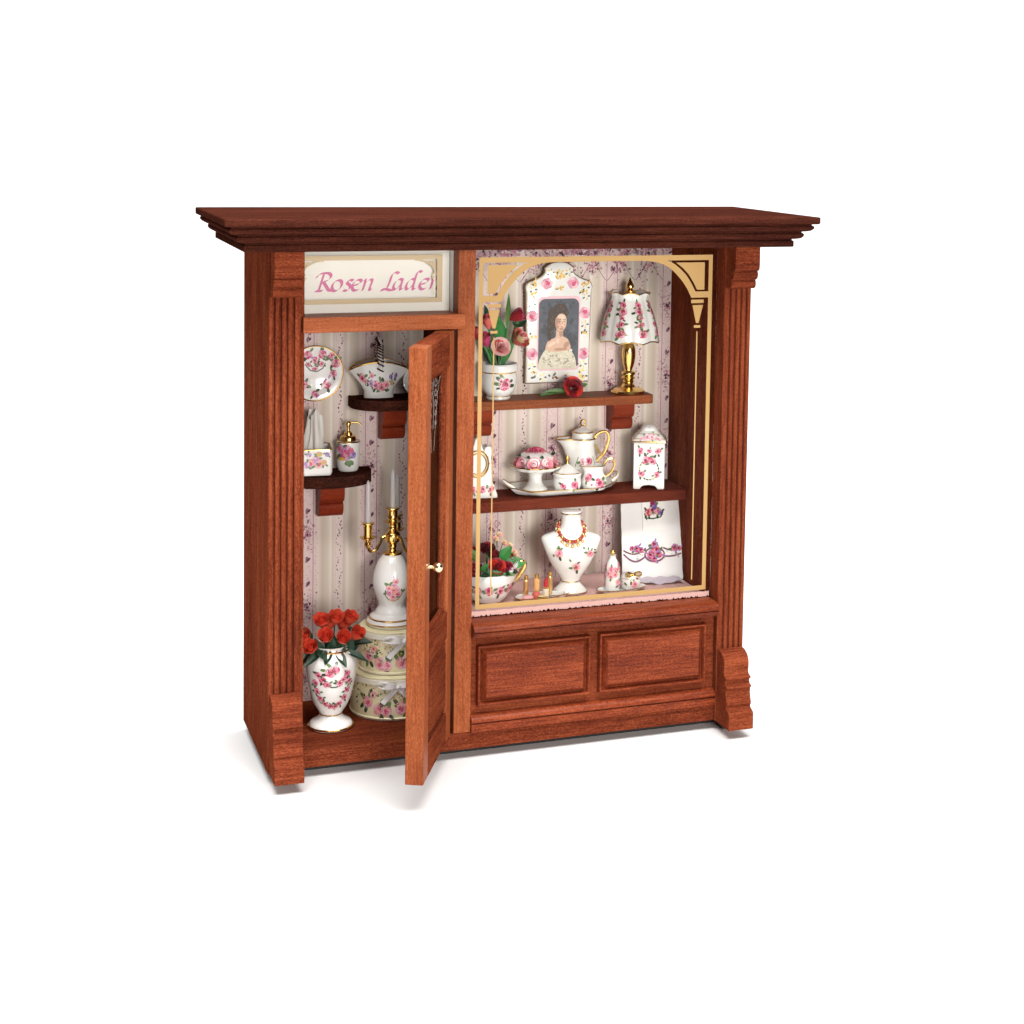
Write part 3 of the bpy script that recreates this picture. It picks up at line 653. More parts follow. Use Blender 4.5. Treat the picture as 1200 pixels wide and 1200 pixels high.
# soap dispenser
t = thing("soap_dispenser", "porcelain soap dispenser with purple rose and golden pump on the lower corner shelf", "dispenser", (4.49, 5.55, 11.5))
q = MB(); pr = cr_([(.40, 0), (.46, .06), (.5, .3), (.52, .7), (.53, 1.1), (.54, 1.32), (.5, 1.36)], 4); q.lathe(pr, "porcelain", seg=36)
sf = lsurf(pr, .52, a0=-.28); RP = ("magenta_petal", "rose_mid", "blossom", "lilac")
q.rose(sf, -.33, 1.05, .18, RP, 2); q.rose(sf, -.02, .88, .3, RP, 3); q.rose(sf, .27, .78, .13, ("violet", "lilac", "lilac", "violet"), 1)
for a in (4.0, 4.7, 5.4): q.leaf(sf, .1, .55, .3, .2, a, "leaf_paint")
for u in (-.35, -.2): q.blob(sf, u, .6, .11, .08, 0, "ochre")
q.build("bottle", t)
q = MB(); rim(q, .53, 1.34, .03); q.lathe([(.36, 1.37), (.36, 1.5), (.32, 1.58), (.2, 1.62), (.17, 1.74), (.08, 1.8), (.07, 1.98), (.1, 2.02), (.12, 2.1), (.12, 2.18), (.08, 2.24), (0, 2.26)], "gold", seg=28)
q.tube(cr_([(.05, 0, 2.15), (.25, -.06, 2.2), (.45, -.1, 2.17), (.56, -.13, 2.06)], 5), .045, "gold", 8); q.build("pump", t)

# hat boxes
def hatbox(name, label, loc, r, h, bow_a, seed):
    t = thing(name, label, "hat box", loc, 0, "stacked hat boxes")
    q = MB(); pr = [(r * .96, 0), (r * 1.0, .03), (r * 1.02, .12), (r * .99, .16), (r * .985, h * .5), (r * .975, h - .02), (r * .96, h)]; q.lathe(pr[:3], "cream_edge", seg=56, cap1=False); q.lathe(pr[2:], "yellow_paper", seg=56, cap0=False)
    sf = lsurf(pr, r, a0=-.24); rr = random.Random(seed)
    q2 = q
    for u, v, s_ in ((-.55, h * .28, .26), (-.22, h * .24, .22), (.45, h * .3, .27), (.8, h * .26, .2), (-1.15, h * .42, .25), (1.3, h * .5, .25), (-.85, h * .6, .14)):
        q.rose(sf, u, v, s_, ("rose_mid", "rose_pale", "peach", "rose_light"), 4, ("leaf_dark", "leaf_paint"))
    for _ in range(150):
        u, v = rr.uniform(-r * 1.4, r * 1.4), h * (.5 + .34 * rr.random()); q.blob(sf, u, v, .05, .04, rr.random() * 3, rr.choice(["ochre", "leaf_paint", "cream_edge", "peach"]), 6)
    for _ in range(26):
        u, v = rr.uniform(-r * 1.3, r * 1.3), h * rr.uniform(.3, .95); q.leaf(sf, u, v, .16, .08, rr.random() * 6, rr.choice(["leaf_dark", "leaf_paint", "ochre"]))
    q.build("box", t)
    q = MB(); q.lathe([(r * 1.0, h - .32), (r * 1.015, h - .3), (r * 1.015, h - .1), (r * 1.0, h - .08)], "cream_edge", seg=56, cap0=False, cap1=False)
    q.build("lid_band", t)
    q = MB(); a = bow_a; z = h - .36
    def bp(u, v, o): return lsurf(pr, r, a0=a)(u, v, o + .03)
    for s_ in (-1, 1):
        q.tube(cr_([bp(0, z, .05), bp(s_ * .28, z + .2, .2), bp(s_ * .74, z + .24, .22), bp(s_ * .86, z + .05, .16), bp(s_ * .5, z - .06, .14), bp(s_ * .2, z - .02, .1), bp(0, z, .05)], 5), .05, "ribbon", 6)
        q.grid(lambda u, v, s_=s_: bp(s_ * (.05 + .62 * v) + (u - .5) * .2, z - .03 - .72 * v + s_ * (u - .5) * .12, .05 + .04 * sin(v * 6)), 2, 10, "ribbon")
        q.grid(lambda u, v, s_=s_: bp(s_ * (.04 + .62 * v), z + (.08 + .34 * v ** .5) * (u - .25) + .05, .1 + .16 * sin(PI * v)), 3, 10, "ribbon")
    q.ball(bp(0, z, .1), .1, "ribbon", 10); q.build("bow", t)
    return t
hatbox("hat_box", "larger bottom hat box with yellow floral paper and white bow", (6.30, 4.3, .75), 1.88, 1.93, -.10, 1)
hatbox("hat_box", "smaller hat box stacked on the bottom one, under the candelabra", (6.30, 4.3, 2.69), 1.52, 1.93, .10, 2)

# candelabra
t = thing("candelabra", "gold candelabra with white candles on a porcelain base above the hat boxes", "candelabra", (6.28, 4.35, 4.63))
q = MB(); pr = cr_([(1.12, .02), (1.16, .1), (1.12, .24), (1.0, .34), (.98, .42), (.8, .52), (.74, .64), (.62, .84), (.62, 1.02), (.72, 1.28), (.84, 1.66), (.87, 2.03), (.8, 2.46), (.66, 2.84), (.5, 3.08), (.38, 3.2)], 4)
q.lathe([(1.05, 0)] + pr, "porcelain", seg=44)
sf = lsurf(pr, .85, a0=-.15)
for u, v, r in ((0, 1.75, .24), (-.16, 1.6, .16), (.2, 1.58, .18), (.08, 2.15, .13), (-.02, 1.4, .14), (-.22, 1.85, .12)): q.rose(sf, u, v, r, PALE, 2, ("lilac", "leaf_paint", "ochre"))
q.stroke(sf, [(-.36, 1.75), (-.4, 1.5), (-.26, 1.3), (0, 1.2), (.26, 1.3), (.4, 1.5), (.36, 1.78)], .05, "gilding")
q.build("base", t)
rims(t, (1.02, .34, .035), (1.155, .15, .03))
q = MB(); q.lathe(cr_([(.42, 3.2), (.4, 3.28), (.22, 3.33), (.16, 3.42), (.2, 3.54), (.17, 3.64), (.26, 3.72), (.34, 3.84), (.34, 4.1), (.26, 4.2), (.18, 4.26), (.2, 4.38), (.16, 4.46), (.2, 4.58), (.36, 4.66), (.37, 4.69), (.2, 4.72), (.2, 4.84), (.24, 4.88), (.22, 4.97), (.23, 5.18), (.3, 5.24), (.3, 5.3), (.18, 5.32)], 3), "gold", seg=24); q.build("stem", t)
for k, a in enumerate((-1.42, .6, 2.75)):
    ux, uy = sin(a), -cos(a); q = MB()
    q.tube(cr_([(ux * .3, uy * .3, 4.02), (ux * .5, uy * .5, 3.96), (ux * .62, uy * .62, 3.7), (ux * .82, uy * .82, 3.44), (ux * 1.05, uy * 1.05, 3.42), (ux * 1.16, uy * 1.16, 3.62)], 5), .075, "gold", 8)
    q.lathe([(.06, 3.58), (.12, 3.64), (.17, 3.74), (.13, 3.86), (.18, 3.94), (.36, 4.05), (.37, 4.08), (.2, 4.11), (.19, 4.25), (.2, 4.6), (.28, 4.68), (.28, 4.73), (.16, 4.75)], "gold", (ux * 1.18, uy * 1.18, 0), 20)
    ar = q.build("arm", t)
    q = MB(); q.lathe([(.14, 4.75), (.135, 5.6), (.12, 6.4), (.07, 6.55), (.02, 6.65)], "candle_wax", (ux * 1.18, uy * 1.18, 0), 16); q.build("candle", t)
q = MB(); q.lathe([(.14, 5.32), (.135, 6.2), (.12, 6.85), (.07, 7.0), (.02, 7.09)], "candle_wax", seg=16); q.build("candle", t)

# vase with roses
t = thing("rose_vase", "white porcelain vase with gold bands and rose heart garland on the cabinet floor", "vase", (3.2, 2.75, .75))
q = MB(); pr = cr_([(.93, .03), (.95, .12), (.88, .26), (.62, .42), (.5, .54), (.47, .62), (.56, .76), (.7, .98), (.86, 1.35), (.98, 1.8), (1.07, 2.3), (1.12, 2.7), (1.12, 3.0), (1.02, 3.28), (.84, 3.46), (.74, 3.54), (.72, 3.6), (.78, 3.7)], 4)
q.lathe([(.86, 0)] + pr, "porcelain", seg=48, cap1=False); q.lathe([(.78, 3.7), (.7, 3.68), (.66, 3.5), (.66, 3.2)], "porcelain", seg=48, cap0=False)
sf = lsurf(pr, .95, a0=-.1)
wr = [(-.1, 2.45), (.02, 2.52), (-.55, 2.32), (-.7, 2.0), (-.66, 1.65), (-.55, 1.35), (-.35, 1.12), (-.12, 1.02), (.1, 1.0), (.3, 1.12), (.5, 1.35), (.6, 1.65), (.62, 2.0), (.52, 2.35), (-.4, 2.15), (-.24, 1.95), (.38, 2.12), (.24, 1.98)]
wr = [(u * 1.05, v * 1.12 + .02) for u, v in wr]
for i, (u, v) in enumerate(wr):
    for _ in range(2): q.leaf(sf, u, v, .2, .09, rnd.random() * 6.28, rnd.choice(["leaf_paint", "leaf_dark"]))
    q.rose(sf, u, v, (.13 if i > 1 else .19), ROSY, 2)
q.stroke(sf, [(-.2, 2.14), (-.05, 2.08), (.12, 2.08), (.24, 2.16)], .06, "leaf_dark")
q.build("body", t)
rims(t, (.475, .62, .03), (.955, .1, .05), (.80, 3.5, .04))
t = thing("rose_bouquet", "bunch of orange red rosebuds with dark leaves in the garland vase", "bouquet", (3.2, 2.75, 4.12))
hd = [(-.34, .95, -.45), (.32, .88, -.62), (.92, .85, -.25), (-.42, 1.48, -.05), (.16, 1.5, .05), (.72, 1.42, .1), (-1.12, .9, -.15), (-.92, .5, -.4), (-1.32, .5, .0), (.0, 1.2, .4), (.5, 1.1, .3)]
for i, (x, z, y) in enumerate(hd):
    q = MB(); ax = Vector((x * .35, y * .5 - .45, .75)); petals3d(q, (x, y, z - .32), ax, .36, .64, ["red_petal", "orange_petal", "orange_petal", "orange_petal"], 4, .15, i)
    q.tube([(x, y, z - .2), (x * .5, y * .5, z * .3 - .5), (x * .1, y * .1, -.75)], .03, "leaf_night", 5); q.build("rose", t)
for i, (x, z, y, l, dx, dz, dy) in enumerate([(-.9, .6, -.2, .95, -.7, .7, -.1), (-.6, .1, -.5, .9, -.6, -.25, -.4), (.1, .15, -.65, .85, .25, -.35, -.5), (.5, .1, -.5, 1.1, .8, -.3, -.3), (.8, .3, -.2, 1.0, .9, .1, -.1), (-1.1, .0, -.2, .8, -.6, -.6, -.2), (-.2, .2, -.6, .7, -.3, -.4, -.6), (.3, .3, .2, 1.0, .6, .5, .3), (.2, .2, -.55, .7, .6, -.6, -.4), (-.7, .2, -.4, .8, .3, -.2, -.7), (-.15, -.2, -.45, .95, .1, .9, -.2), (-.5, -.15, -.35, .95, -.3, .9, -.2), (.5, -.15, -.35, .95, .35, .9, -.2), (.15, -.25, -.5, .95, .25, .9, -.25), (.3, -.2, -.3, 1.0, -.3, .9, -.1), (-.3, -.2, -.3, 1.0, .4, .9, -.1), (.65, -.1, -.1, 1.0, .6, .8, -.1), (-.7, -.1, -.1, 1.0, -.7, .7, -.1), (0, -.2, -.2, 1.1, 0, 1, 0), (.1, .3, -.6, .9, .5, -.75, -.35), (-.2, .3, -.6, .85, -.45, -.75, -.35)]):
    q = MB(); leaf3d(q, (x, y, z), (dx, dy, dz), l, .62 if dz > .65 else .46, "leaf_night", .15, (0, -1, .2) if dz > .65 else (0, -.6, 1)); q.build("leaf", t)

# ================================================================== window, top shelf
t = thing("planter_pot", "cylindrical white porcelain pot with painted rose at the left end of the top shelf", "planter", (11.5, 5.42, 14.52))
q = MB(); pr = [(.54, 0), (.57, .05), (.56, .13), (.54, .18)] + cr_([(.6, .22), (.74, .4), (.84, .7), (.87, .95), (.84, 1.15), (.8, 1.26)], 4) + [(.82, 1.29), (.88, 1.33), (.89, 1.55), (.87, 1.62), (.84, 1.66)]; q.lathe(pr, "porcelain", seg=44, cap1=False); q.lathe([(.86, 1.66), (.8, 1.64), (.78, 1.4)], "porcelain", seg=44, cap0=False, cap1=False)
q.lathe([(.78, 1.45), (.0, 1.5)], "soil", seg=24, cap0=False)
sf = lsurf(pr, .84, a0=-.25); q.rose(sf, .28, .75, .26, ROSY, 4); q.rose(sf, .08, .95, .09, ROSY, 1); q.leaf(sf, .05, .6, .2, .12, 3.3, "leaf_dark"); q.leaf(sf, .52, .85, .2, .14, .8, "leaf_dark")
q.build("pot", t); rims(t, (.81, 1.27, .03), (.555, .15, .022))
t = thing("flower_bunch", "pink rose, open lily and dark pink tulips with green leaves in the top shelf pot", "bouquet", (11.5, 5.42, 15.98))
sp_ = [((.45, 3.85), .36, .75, ["magenta_petal", "crimson_petal", "magenta_petal"], 2, .2, (.6, -.3, .3)), ((.72, 2.75), .48, .75, ["yellow_petal", "coral_petal", "pink_petal", "coral_petal"], 2, .9, (.55, -.6, .55)),
       ((-.03, 2.55), .42, .42, ["coral_petal", "pink_petal", "pink_petal", "pale_petal"], 4, .9, (0, -.8, .45)), ((-.55, 3.45), .32, .7, ["magenta_petal", "coral_petal"], 2, .2, (-.2, -.3, .9)), ((-.62, 2.6), .3, .75, ["coral_petal", "magenta_petal"], 2, .2, (-.3, -.4, .9)), ((-.95, 2.9), .3, .7, ["magenta_petal", "crimson_petal"], 2, .2, (-.4, 0, .9))]
for i, ((x, z), r, h, mats, ly, op, ax) in enumerate(sp_):
    z -= 1.46; y = -.12 - .15 * (i == 2)
    q = MB(); petals3d(q, (x, y, z - .15), ax, r, h, mats, ly + 1, op, 20 + i)
    q.tube(cr_([(x, y, z - .1), (x * .6, y * .5, z * .5), (x * .3, 0, 0)], 4), .05, "leaf_green", 6); q.build("flower", t)
for x, z, dx, dz, l, wd, mt in ((.3, 3.4, .1, 1, 1.5, .28, "leaf_olive"), (.1, 2.3, -.05, 1, 1.55, .75, "leaf_green"), (.6, 3.5, .9, .15, .75, .6, "leaf_night"), (.75, 3.2, .5, .8, .9, .3, "leaf_olive"), (.9, 2.7, .9, .1, .55, .35, "leaf_green"), (-.5, 3.4, -.2, 1, 1.0, .4, "leaf_night"),
                              (.1, 1.6, .3, 1, 1.0, .25, "leaf_green"), (-.2, 1.6, -.35, 1, 1.0, .3, "leaf_green"), (0, 1.6, .05, 1, .9, .3, "leaf_night"), (.25, 1.6, .5, 1, 1.1, .22, "leaf_green"), (-.35, 1.6, -.5, 1, 1.1, .25, "leaf_night"), (.5, 2.4, .3, 1, 1.6, .25, "leaf_olive")):
    q = MB(); leaf3d(q, (x, -.05 + rnd.uniform(-.15, .2), z - 1.46), (dx, rnd.uniform(-.2, .1), dz), l, wd, mt, .12, (0, -1, .25)); q.build("leaf", t)

# portrait frame on the wall
t = thing("picture_frame", "white porcelain frame with roses and gold around a lady's portrait, above the top shelf", "picture frame", (14.55, 5.98, 15.08), -.0)
t.rotation_euler = (.015, 0, 0)
half = [(1.58, 0), (1.57, 1.2), (1.6, 3.0), (1.62, 4.3), (1.66, 4.55), (1.62, 4.7), (1.46, 4.82), (1.22, 4.9), (1.0, 5.0), (.82, 5.12), (.72, 5.24), (.7, 5.36), (.72, 5.46), (.6, 5.55), (.44, 5.66), (.24, 5.72), (0, 5.74)]
out_ = half + [(-x, z) for x, z in half[::-1][1:]]
lean = .0
q = MB(); q.prism(out_, lambda x, z, y: (x, y, z), .0, .28, "dark_backing")
q.build("backing", t, bevel=.02)
q = MB(); ins = lambda d: [((x - math.copysign(min(d, abs(x)), x)) if abs(x) > .01 else x, z - (d if z > .5 else -d)) for x, z in out_]
q.rings([[(x, -.001, z) for x, z in out_], [(x, -.1, z) for x, z in ins(.02)], [(x, -.14, z) for x, z in ins(.07)]], "porcelain", True, True)
fs_ = psurf((0, -.14, 0), (1, 0, 0), (0, 0, 1), (0, -1, 0))
for u, v in ((-.62, 4.72), (.68, 4.74), (-1.32, 3.2), (1.3, 3.3), (-1.3, 1.4), (1.28, 1.35)): q.rose(fs_, u, v, .25, ("rose_mid", "rose_pale", "blossom", "rose_light"), 0)
for u, v in ((0, 5.1), (-1.2, 4.75), (1.25, 4.75), (-1.25, 4.25), (1.2, 4.3), (-1.3, 2.25), (1.28, 2.3), (-1.2, .4), (1.2, .45), (0, 4.45), (-.2, .3), (1.35, .25)):
    for k in range(7):
        a = rnd.random() * 6.28; d = rnd.uniform(.03, .2); q.leaf(fs_, u + cos(a) * d, v + sin(a) * d * .8, .15, .08, rnd.random() * 6, rnd.choice(["gilding", "gilding", "gold", "leaf_dark"]))
for k in range(9): q.leaf(fs_, cos(k) * .12, 5.12 + sin(k) * .12, .2, .09, k * .7, "gold")
for u, v in ((-1.3, 4.45), (1.32, 4.5), (1.34, 4.1), (-1.34, 3.75), (1.3, 2.75), (-1.3, .8), (1.25, .85), (.5, .25), (-.75, .28), (-.45, 5.25), (.45, 5.25)):
    for k in range(5): q.leaf(fs_, u + cos(k * 1.26) * .07, v + sin(k * 1.26) * .07, .14, .07, k * 1.26, "gold" if k % 3 else "leaf_dark")
q.build("mount", t)
q = MB(); q.tube([(x, -.02, z) for x, z in out_], .03, "gilding", 6, True); q.build("gilt_rim", t)
# generic small portrait painted on an oval-cornered plaque
def rrect(x0, x1, z0, z1, r, n=6):
    o = []
    for cx, cz, a0 in ((x1 - r, z1 - r, 0), (x0 + r, z1 - r, 1), (x0 + r, z0 + r, 2), (x1 - r, z0 + r, 3)):
        o += [(cx + r * cos((a0 + k / n) * PI / 2), cz + r * sin((a0 + k / n) * PI / 2)) for k in range(n + 1)]
    return o
q = MB(); q.poly(fs_, rrect(-1.06, 1.06, .58, 4.12, .22), "rose_light", .012); q.poly(fs_, rrect(-1.0, 1.0, .66, 4.0, .3), "portrait_ground", .014)
rp = random.Random(11)
for _ in range(150): q.blob(fs_, rp.uniform(-.88, .88), rp.uniform(.8, 3.88), rp.uniform(.08, .2), rp.uniform(.05, .14), rp.random() * 3, rp.choice(["paint_slate", "paint_dusk", "portrait_ground", "paint_dusk"]), 8, .3, .016)
ps_ = lambda u, v, o: fs_((u - .02) * 1.16, .66 + (v - .7) * 1.17, o)
q.poly(ps_, cr_([(-.86, .7), (-.8, 1.05), (-.6, 1.42), (-.3, 1.6), (.2, 1.62), (.5, 1.5), (.74, 1.15), (.82, .7)], 4), "gown_paint", .024)
for _ in range(90):
    u, v = rp.uniform(-.74, .74), rp.uniform(.74, 1.45)
    if abs(u) < .86 - .3 * (v - .7) - .22 * max(0, v - 1.2): q.blob(ps_, u, v, rp.uniform(.03, .09), rp.uniform(.02, .05), rp.uniform(-.6, .6), rp.choice(["gown_light", "gown_shade", "gown_paint", "gown_light"]), 7, .25, .026)
q.poly(ps_, cr_([(-.56, 1.5), (-.44, 1.84), (-.12, 2.0), (-.08, 2.3), (.2, 2.32), (.2, 2.04), (.42, 1.9), (.54, 1.52), (.25, 1.42), (-.2, 1.4), (-.56, 1.5)], 4), "skin_paint", .034)
for u, v, a_, b2, r_ in ((.12, 2.14, .1, .14, .2), (.36, 1.68, .16, .1, .8), (.1, 1.5, .3, .06, 0), (.05, 2.28, .16, .06, .1)): q.blob(ps_, u, v, a_, b2, r_, "skin_shade", 9, .15, .035)
for u, v, a_, b2, r_ in ((-.28, 1.72, .2, .08, .5), (-.02, 1.84, .08, .12, 0)): q.blob(ps_, u, v, a_, b2, r_, "skin_light", 9, .15, .036)
hairs = [(-.04, 2.9, .42, .36), (-.2, 2.72, .28, .38), (.06, 3.16, .3, .2), (.26, 3.0, .16, .22), (-.34, 2.36, .14, .3), (-.38, 2.08, .1, .24), (-.28, 2.55, .16, .24)]
for u, v, a_, b2 in hairs: q.blob(ps_, u, v, a_, b2, 0, "hair_paint", 14, .06, .042)
for _ in range(44):
    u, v, a_, b2 = rp.choice(hairs); an = rp.random() * 6.28
    q.leaf(ps_, u + cos(an) * a_ * .5, v - .08 + sin(an) * b2 * .45, rp.uniform(.1, .18), .03, rp.uniform(.9, 2.0), rp.choice(["hair_light", "hair_paint", "hair_dark"]), .044)
q.blob(ps_, .1, 2.6, .25, .36, -.08, "skin_paint", 16, .03, .052)
for u, v, a_, b2, r_, m_ in ((-.05, 2.56, .1, .24, .1, "skin_shade"), (.2, 2.72, .09, .1, 0, "skin_light"), (.2, 2.5, .06, .08, 0, "skin_light"), (.02, 2.5, .07, .06, 0, "cheek_paint"), (.25, 2.5, .04, .05, 0, "cheek_paint"), (.14, 2.84, .16, .07, 0, "skin_light"), (.12, 2.33, .1, .04, 0, "skin_shade")): q.blob(ps_, u, v, a_, b2, r_, m_, 9, .15, .054)
for u in (.05, .24): q.blob(ps_, u, 2.64, .042, .018, 0, "hair_dark", 7, .1, .058); q.stroke(ps_, [(u - .06, 2.7), (u, 2.725), (u + .06, 2.7)], .022, "hair_paint", .058)
q.stroke(ps_, [(.15, 2.66), (.17, 2.54), (.13, 2.5)], .02, "skin_shade", .058); q.blob(ps_, .15, 2.41, .055, .02, 0, "lip_paint", 7, .1, .058)
q.build("portrait", t)

# single rose lying on the shelf
t = thing("cut_rose", "single red rose lying on the top shelf in front of the portrait frame", "rose", (14.95, 4.85, 14.52))
q = MB(); petals3d(q, (0, .1, .42), (.1, -1, .35), .46, .42, ["maroon_petal", "crimson_petal", "crimson_petal", "red_petal"], 4, .9, 50); q.build("bloom", t)
q = MB(); q.tube(cr_([(-.1, .2, .4), (-.7, .3, .2), (-1.5, .25, .12)], 5), .05, "leaf_green", 6); q.build("stalk", t)
q = MB(); leaf3d(q, (-.25, .1, .25), (-1, -.05, .08), 1.1, .34, "leaf_olive", .1, (0, -.8, .6)); q.build("leaf", t)
q = MB(); leaf3d(q, (.3, .2, .45), (1, 0, .25), .55, .3, "leaf_green", .1, (0, -.8, .6)); q.build("leaf", t)

# lamp
t = thing("table_lamp", "golden table lamp with fluted porcelain rose shade at the right of the top shelf", "lamp", (17.98, 5.42, 14.52), -.3)
q = MB(); q.lathe([(.8, 0), (.83, .06), (.8, .14), (.6, .24), (.36, .3), (.3, .4), (.24, .46)], "gold", seg=40); q.build("foot", t)
q = MB(); q.lathe(cr_([(.24, .46), (.28, .56), (.24, .62), (.3, .68), (.34, .75), (.26, .82), (.33, .9), (.33, 1.0), (.2, 1.08), (.19, 1.14), (.28, 1.4), (.33, 1.8), (.32, 2.1), (.24, 2.36), (.2, 2.5), (.2, 2.7)], 3), "gold", seg=28); q.build("stem", t)
lob = lambda a, z: 1 + .035 * abs(sin(4 * a)) - .015 - .02 * (abs(cos(4 * a)) ** 6)
scal = lambda a, z: 1 + .04 * abs(sin(4 * a)) - .02
q = MB(); pr = cr_([(1.43, 2.55), (1.41, 2.68), (1.37, 2.95), (1.28, 3.4), (1.13, 3.9), (.97, 4.3), (.88, 4.55), (.88, 4.72), (.96, 4.84)], 5)
rs = []
for r, z in pr:
    rg = []
    for i in range(96):
        a = 2 * PI * i / 96; rr = r * lob(a, z); edge = max(0, 1 - (z - 2.55) / .5) if z < 3.0 else (max(0, (z - 4.5) / .34))
        zz = z + (edge * .10 * (abs(cos(4 * a)) - .6) * (1 if z < 3 else .8)); rg.append((rr * sin(a), -rr * cos(a), zz))
    rs.append(rg)
q.rings(rs, "porcelain", False, False); q.rings([[(x * .96, y * .96, z) for x, y, z in r] for r in rs], "porcelain", False, False); q.lathe([(.86, 4.7), (.1, 4.78)], "porcelain", seg=30, cap0=False)
for k in range(8):
    a = PI / 8 + k * PI / 4
    sf = lsurf(pr, 1.0, a0=a, mod=lob)
    for v, r in ((2.98, .17), (3.4, .14), (3.72, .1), (4.02, .17), (4.32, .14)):
        q.rose(sf, rnd.uniform(-.05, .05), v, r, ROSY, 3)
    q.stroke(sf, [(.04 * sin(v * 5), v) for v in [2.9 + i * .16 for i in range(9)]], .035, "leaf_paint")
q.build("shade", t)
q = MB(); q.tube(rs[0], .028, "gilding", 6, True); q.build("gilt_rim", t); q = MB(); q.tube(rs[-1], .026, "gilding", 6, True); q.build("gilt_rim", t)
q = MB(); q.lathe([(.28, 4.82), (.28, 4.9), (.16, 4.94), (.13, 5.02), (.2, 5.08), (.2, 5.18), (.14, 5.28), (.06, 5.45), (.0, 5.56)], "gold", seg=20); q.build("finial", t)

# ================================================================== window, middle shelf
t = thing("mantel_ornament", "white porcelain ornament with pointed top and gold ring, partly behind the center post", "ornament", (10.35, 4.95, 10.02), -.12)
hf = [(.95, 0), (.95, .14), (.86, .4), (.72, .75), (.66, 1.1), (.64, 1.9), (.66, 2.25), (.6, 2.4), (.46, 2.44), (.34, 2.36), (.3, 2.2), (.22, 2.4), (.12, 2.75), (0, 2.9)]
ol = hf + [(-x, z) for x, z in hf[::-1][1:]]
q = MB(); q.prism(ol, lambda x, z, y: (x, y, z), -.32, .4, "porcelain")
sf = psurf((0, -.32, 0), (1, 0, 0), (0, 0, 1), (0, -1, 0))
for u in (-.62, -.2, .25, .64): q.rose(sf, u, .42, .15, ROSY, 2)
q.build("body", t, bevel=.06, seg=3)
q = MB()
for rr, tt in ((.5, .05), (.4, .028)): q.tube([(rr * sin(a), -.345, 1.62 + rr * 1.2 * cos(a)) for a in [2 * PI * i / 32 for i in range(32)]], tt, "gold", 6, True)
for i in range(12): q.leaf(sf, .45 * sin(i * .5236), 1.62 + .54 * cos(i * .5236), .14, .07, 1.57 - i * .5236, "gilding", .02)
q.build("gold_ring", t)

TX, TY, TZ = 14.5, 5.02, 10.02
t = thing("serving_tray", "long white porcelain tray with gilt edge carrying the tea set on the middle shelf", "tray", (TX, TY, TZ), .05)
q = MB(); oc = lambda hx, hy, z, c=.45: [(-hx, -hy * c, z), (-hx * .62, -hy, z), (hx * .62, -hy, z), (hx, -hy * c, z), (hx, hy * c, z), (hx * .62, hy, z), (-hx * .62, hy, z), (-hx, hy * c, z)]
def dens(L_, n=6):
    o = []
    for i in range(len(L_)):
        a, b_ = Vector(L_[i]), Vector(L_[(i + 1) % len(L_)])
        o += [tuple(a.lerp(b_, k / n)) for k in range(n)]
    return o
wav = lambda L_, am: [(x, y, z + am * sin(i * 1.05) + .16 * max(0, abs(x) - 1.9)) for i, (x, y, z) in enumerate(L_)]
lv = [dens(oc(1.75, .72, 0)), dens(oc(1.95, .82, .03)), dens(oc(2.4, 1.04, .16)), wav(dens(oc(2.68, 1.18, .3)), .018), wav(dens(oc(2.66, 1.16, .34)), .018), dens(oc(2.25, .93, .2)), dens(oc(1.95, .8, .11))]
q.rings(lv, "porcelain"); q.build("dish", t)
q = MB(); q.tube(wav(dens(oc(2.68, 1.18, .325)), .018), .026, "gilding", 6, True); q.build("gilt_rim", t)
for s_ in (-1, 1):
    q = MB(); q.tube(cr_([(s_ * 2.45, -.42, .42), (s_ * 2.78, -.3, .62), (s_ * 2.88, 0, .72), (s_ * 2.78, .3, .62), (s_ * 2.45, .42, .42)], 6), .06, "porcelain", 8)
    q.tube(cr_([(s_ * 2.45, -.4, .48), (s_ * 2.76, -.28, .69), (s_ * 2.86, 0, .79), (s_ * 2.76, .28, .69), (s_ * 2.45, .4, .48)], 6), .024, "gilding", 6); q.build("handle", t)
TB = TZ + .12
t = thing("cake_stand", "white porcelain cake stand with scalloped gilt plate at the left of the tray", "cake stand", (13.2, 4.85, TB))
sc12 = lambda a, z: 1 + .03 * cos(12 * a)
q = MB(); pr = cr_([(.6, .02), (.62, .1), (.52, .2), (.38, .34), (.3, .55), (.3, .75), (.4, .9), (.7, 1.0), (1.0, 1.08), (1.14, 1.2), (1.16, 1.27)], 4)
q.lathe([(.55, 0)] + pr, "porcelain", seg=60, cap1=False, mod=lambda a, z: 1 + .03 * cos(12 * a) * (z > .95)); q.lathe([(1.16, 1.27), (1.1, 1.27), (1.0, 1.17), (0, 1.15)], "porcelain", seg=60, cap0=False, mod=sc12)
q.build("stand", t); q = MB(); rim(q, 1.15, 1.27, .03, mod=sc12, seg=60); q.build("gilt_rim", t); rims(t, (.62, .13, .022))
t = thing("rose_cake", "round iced cake covered with pink sugar roses on the cake stand", "cake", (13.2, 4.85, TB + 1.17))
q = MB(); pr = cr_([(.78, 0), (.86, .1), (.88, .3), (.8, .52), (.55, .68), (.25, .76), (0, .78)], 4); q.lathe(pr, "porcelain", seg=40); q.build("icing", t)
for k in range(9):
    a = -2.2 + k * .7 - .3; q = MB(); petals3d(q, (.78 * sin(a), -.78 * cos(a), .22), (sin(a), -cos(a), .5), .31, .24, ["sugar_pink", "sugar_deep", "sugar_pink", "sugar_pink"], 3, .9, 60 + k); q.build("sugar_rose", t)
for k in range(5):
    a = k * 1.26; q = MB(); petals3d(q, (.24 * sin(a), -.24 * cos(a), .66), (sin(a) * .5, -cos(a) * .5, 1), .25, .24, ["sugar_deep", "rose_mid", "sugar_pink"], 3, .8, 80 + k); q.build("sugar_rose", t)
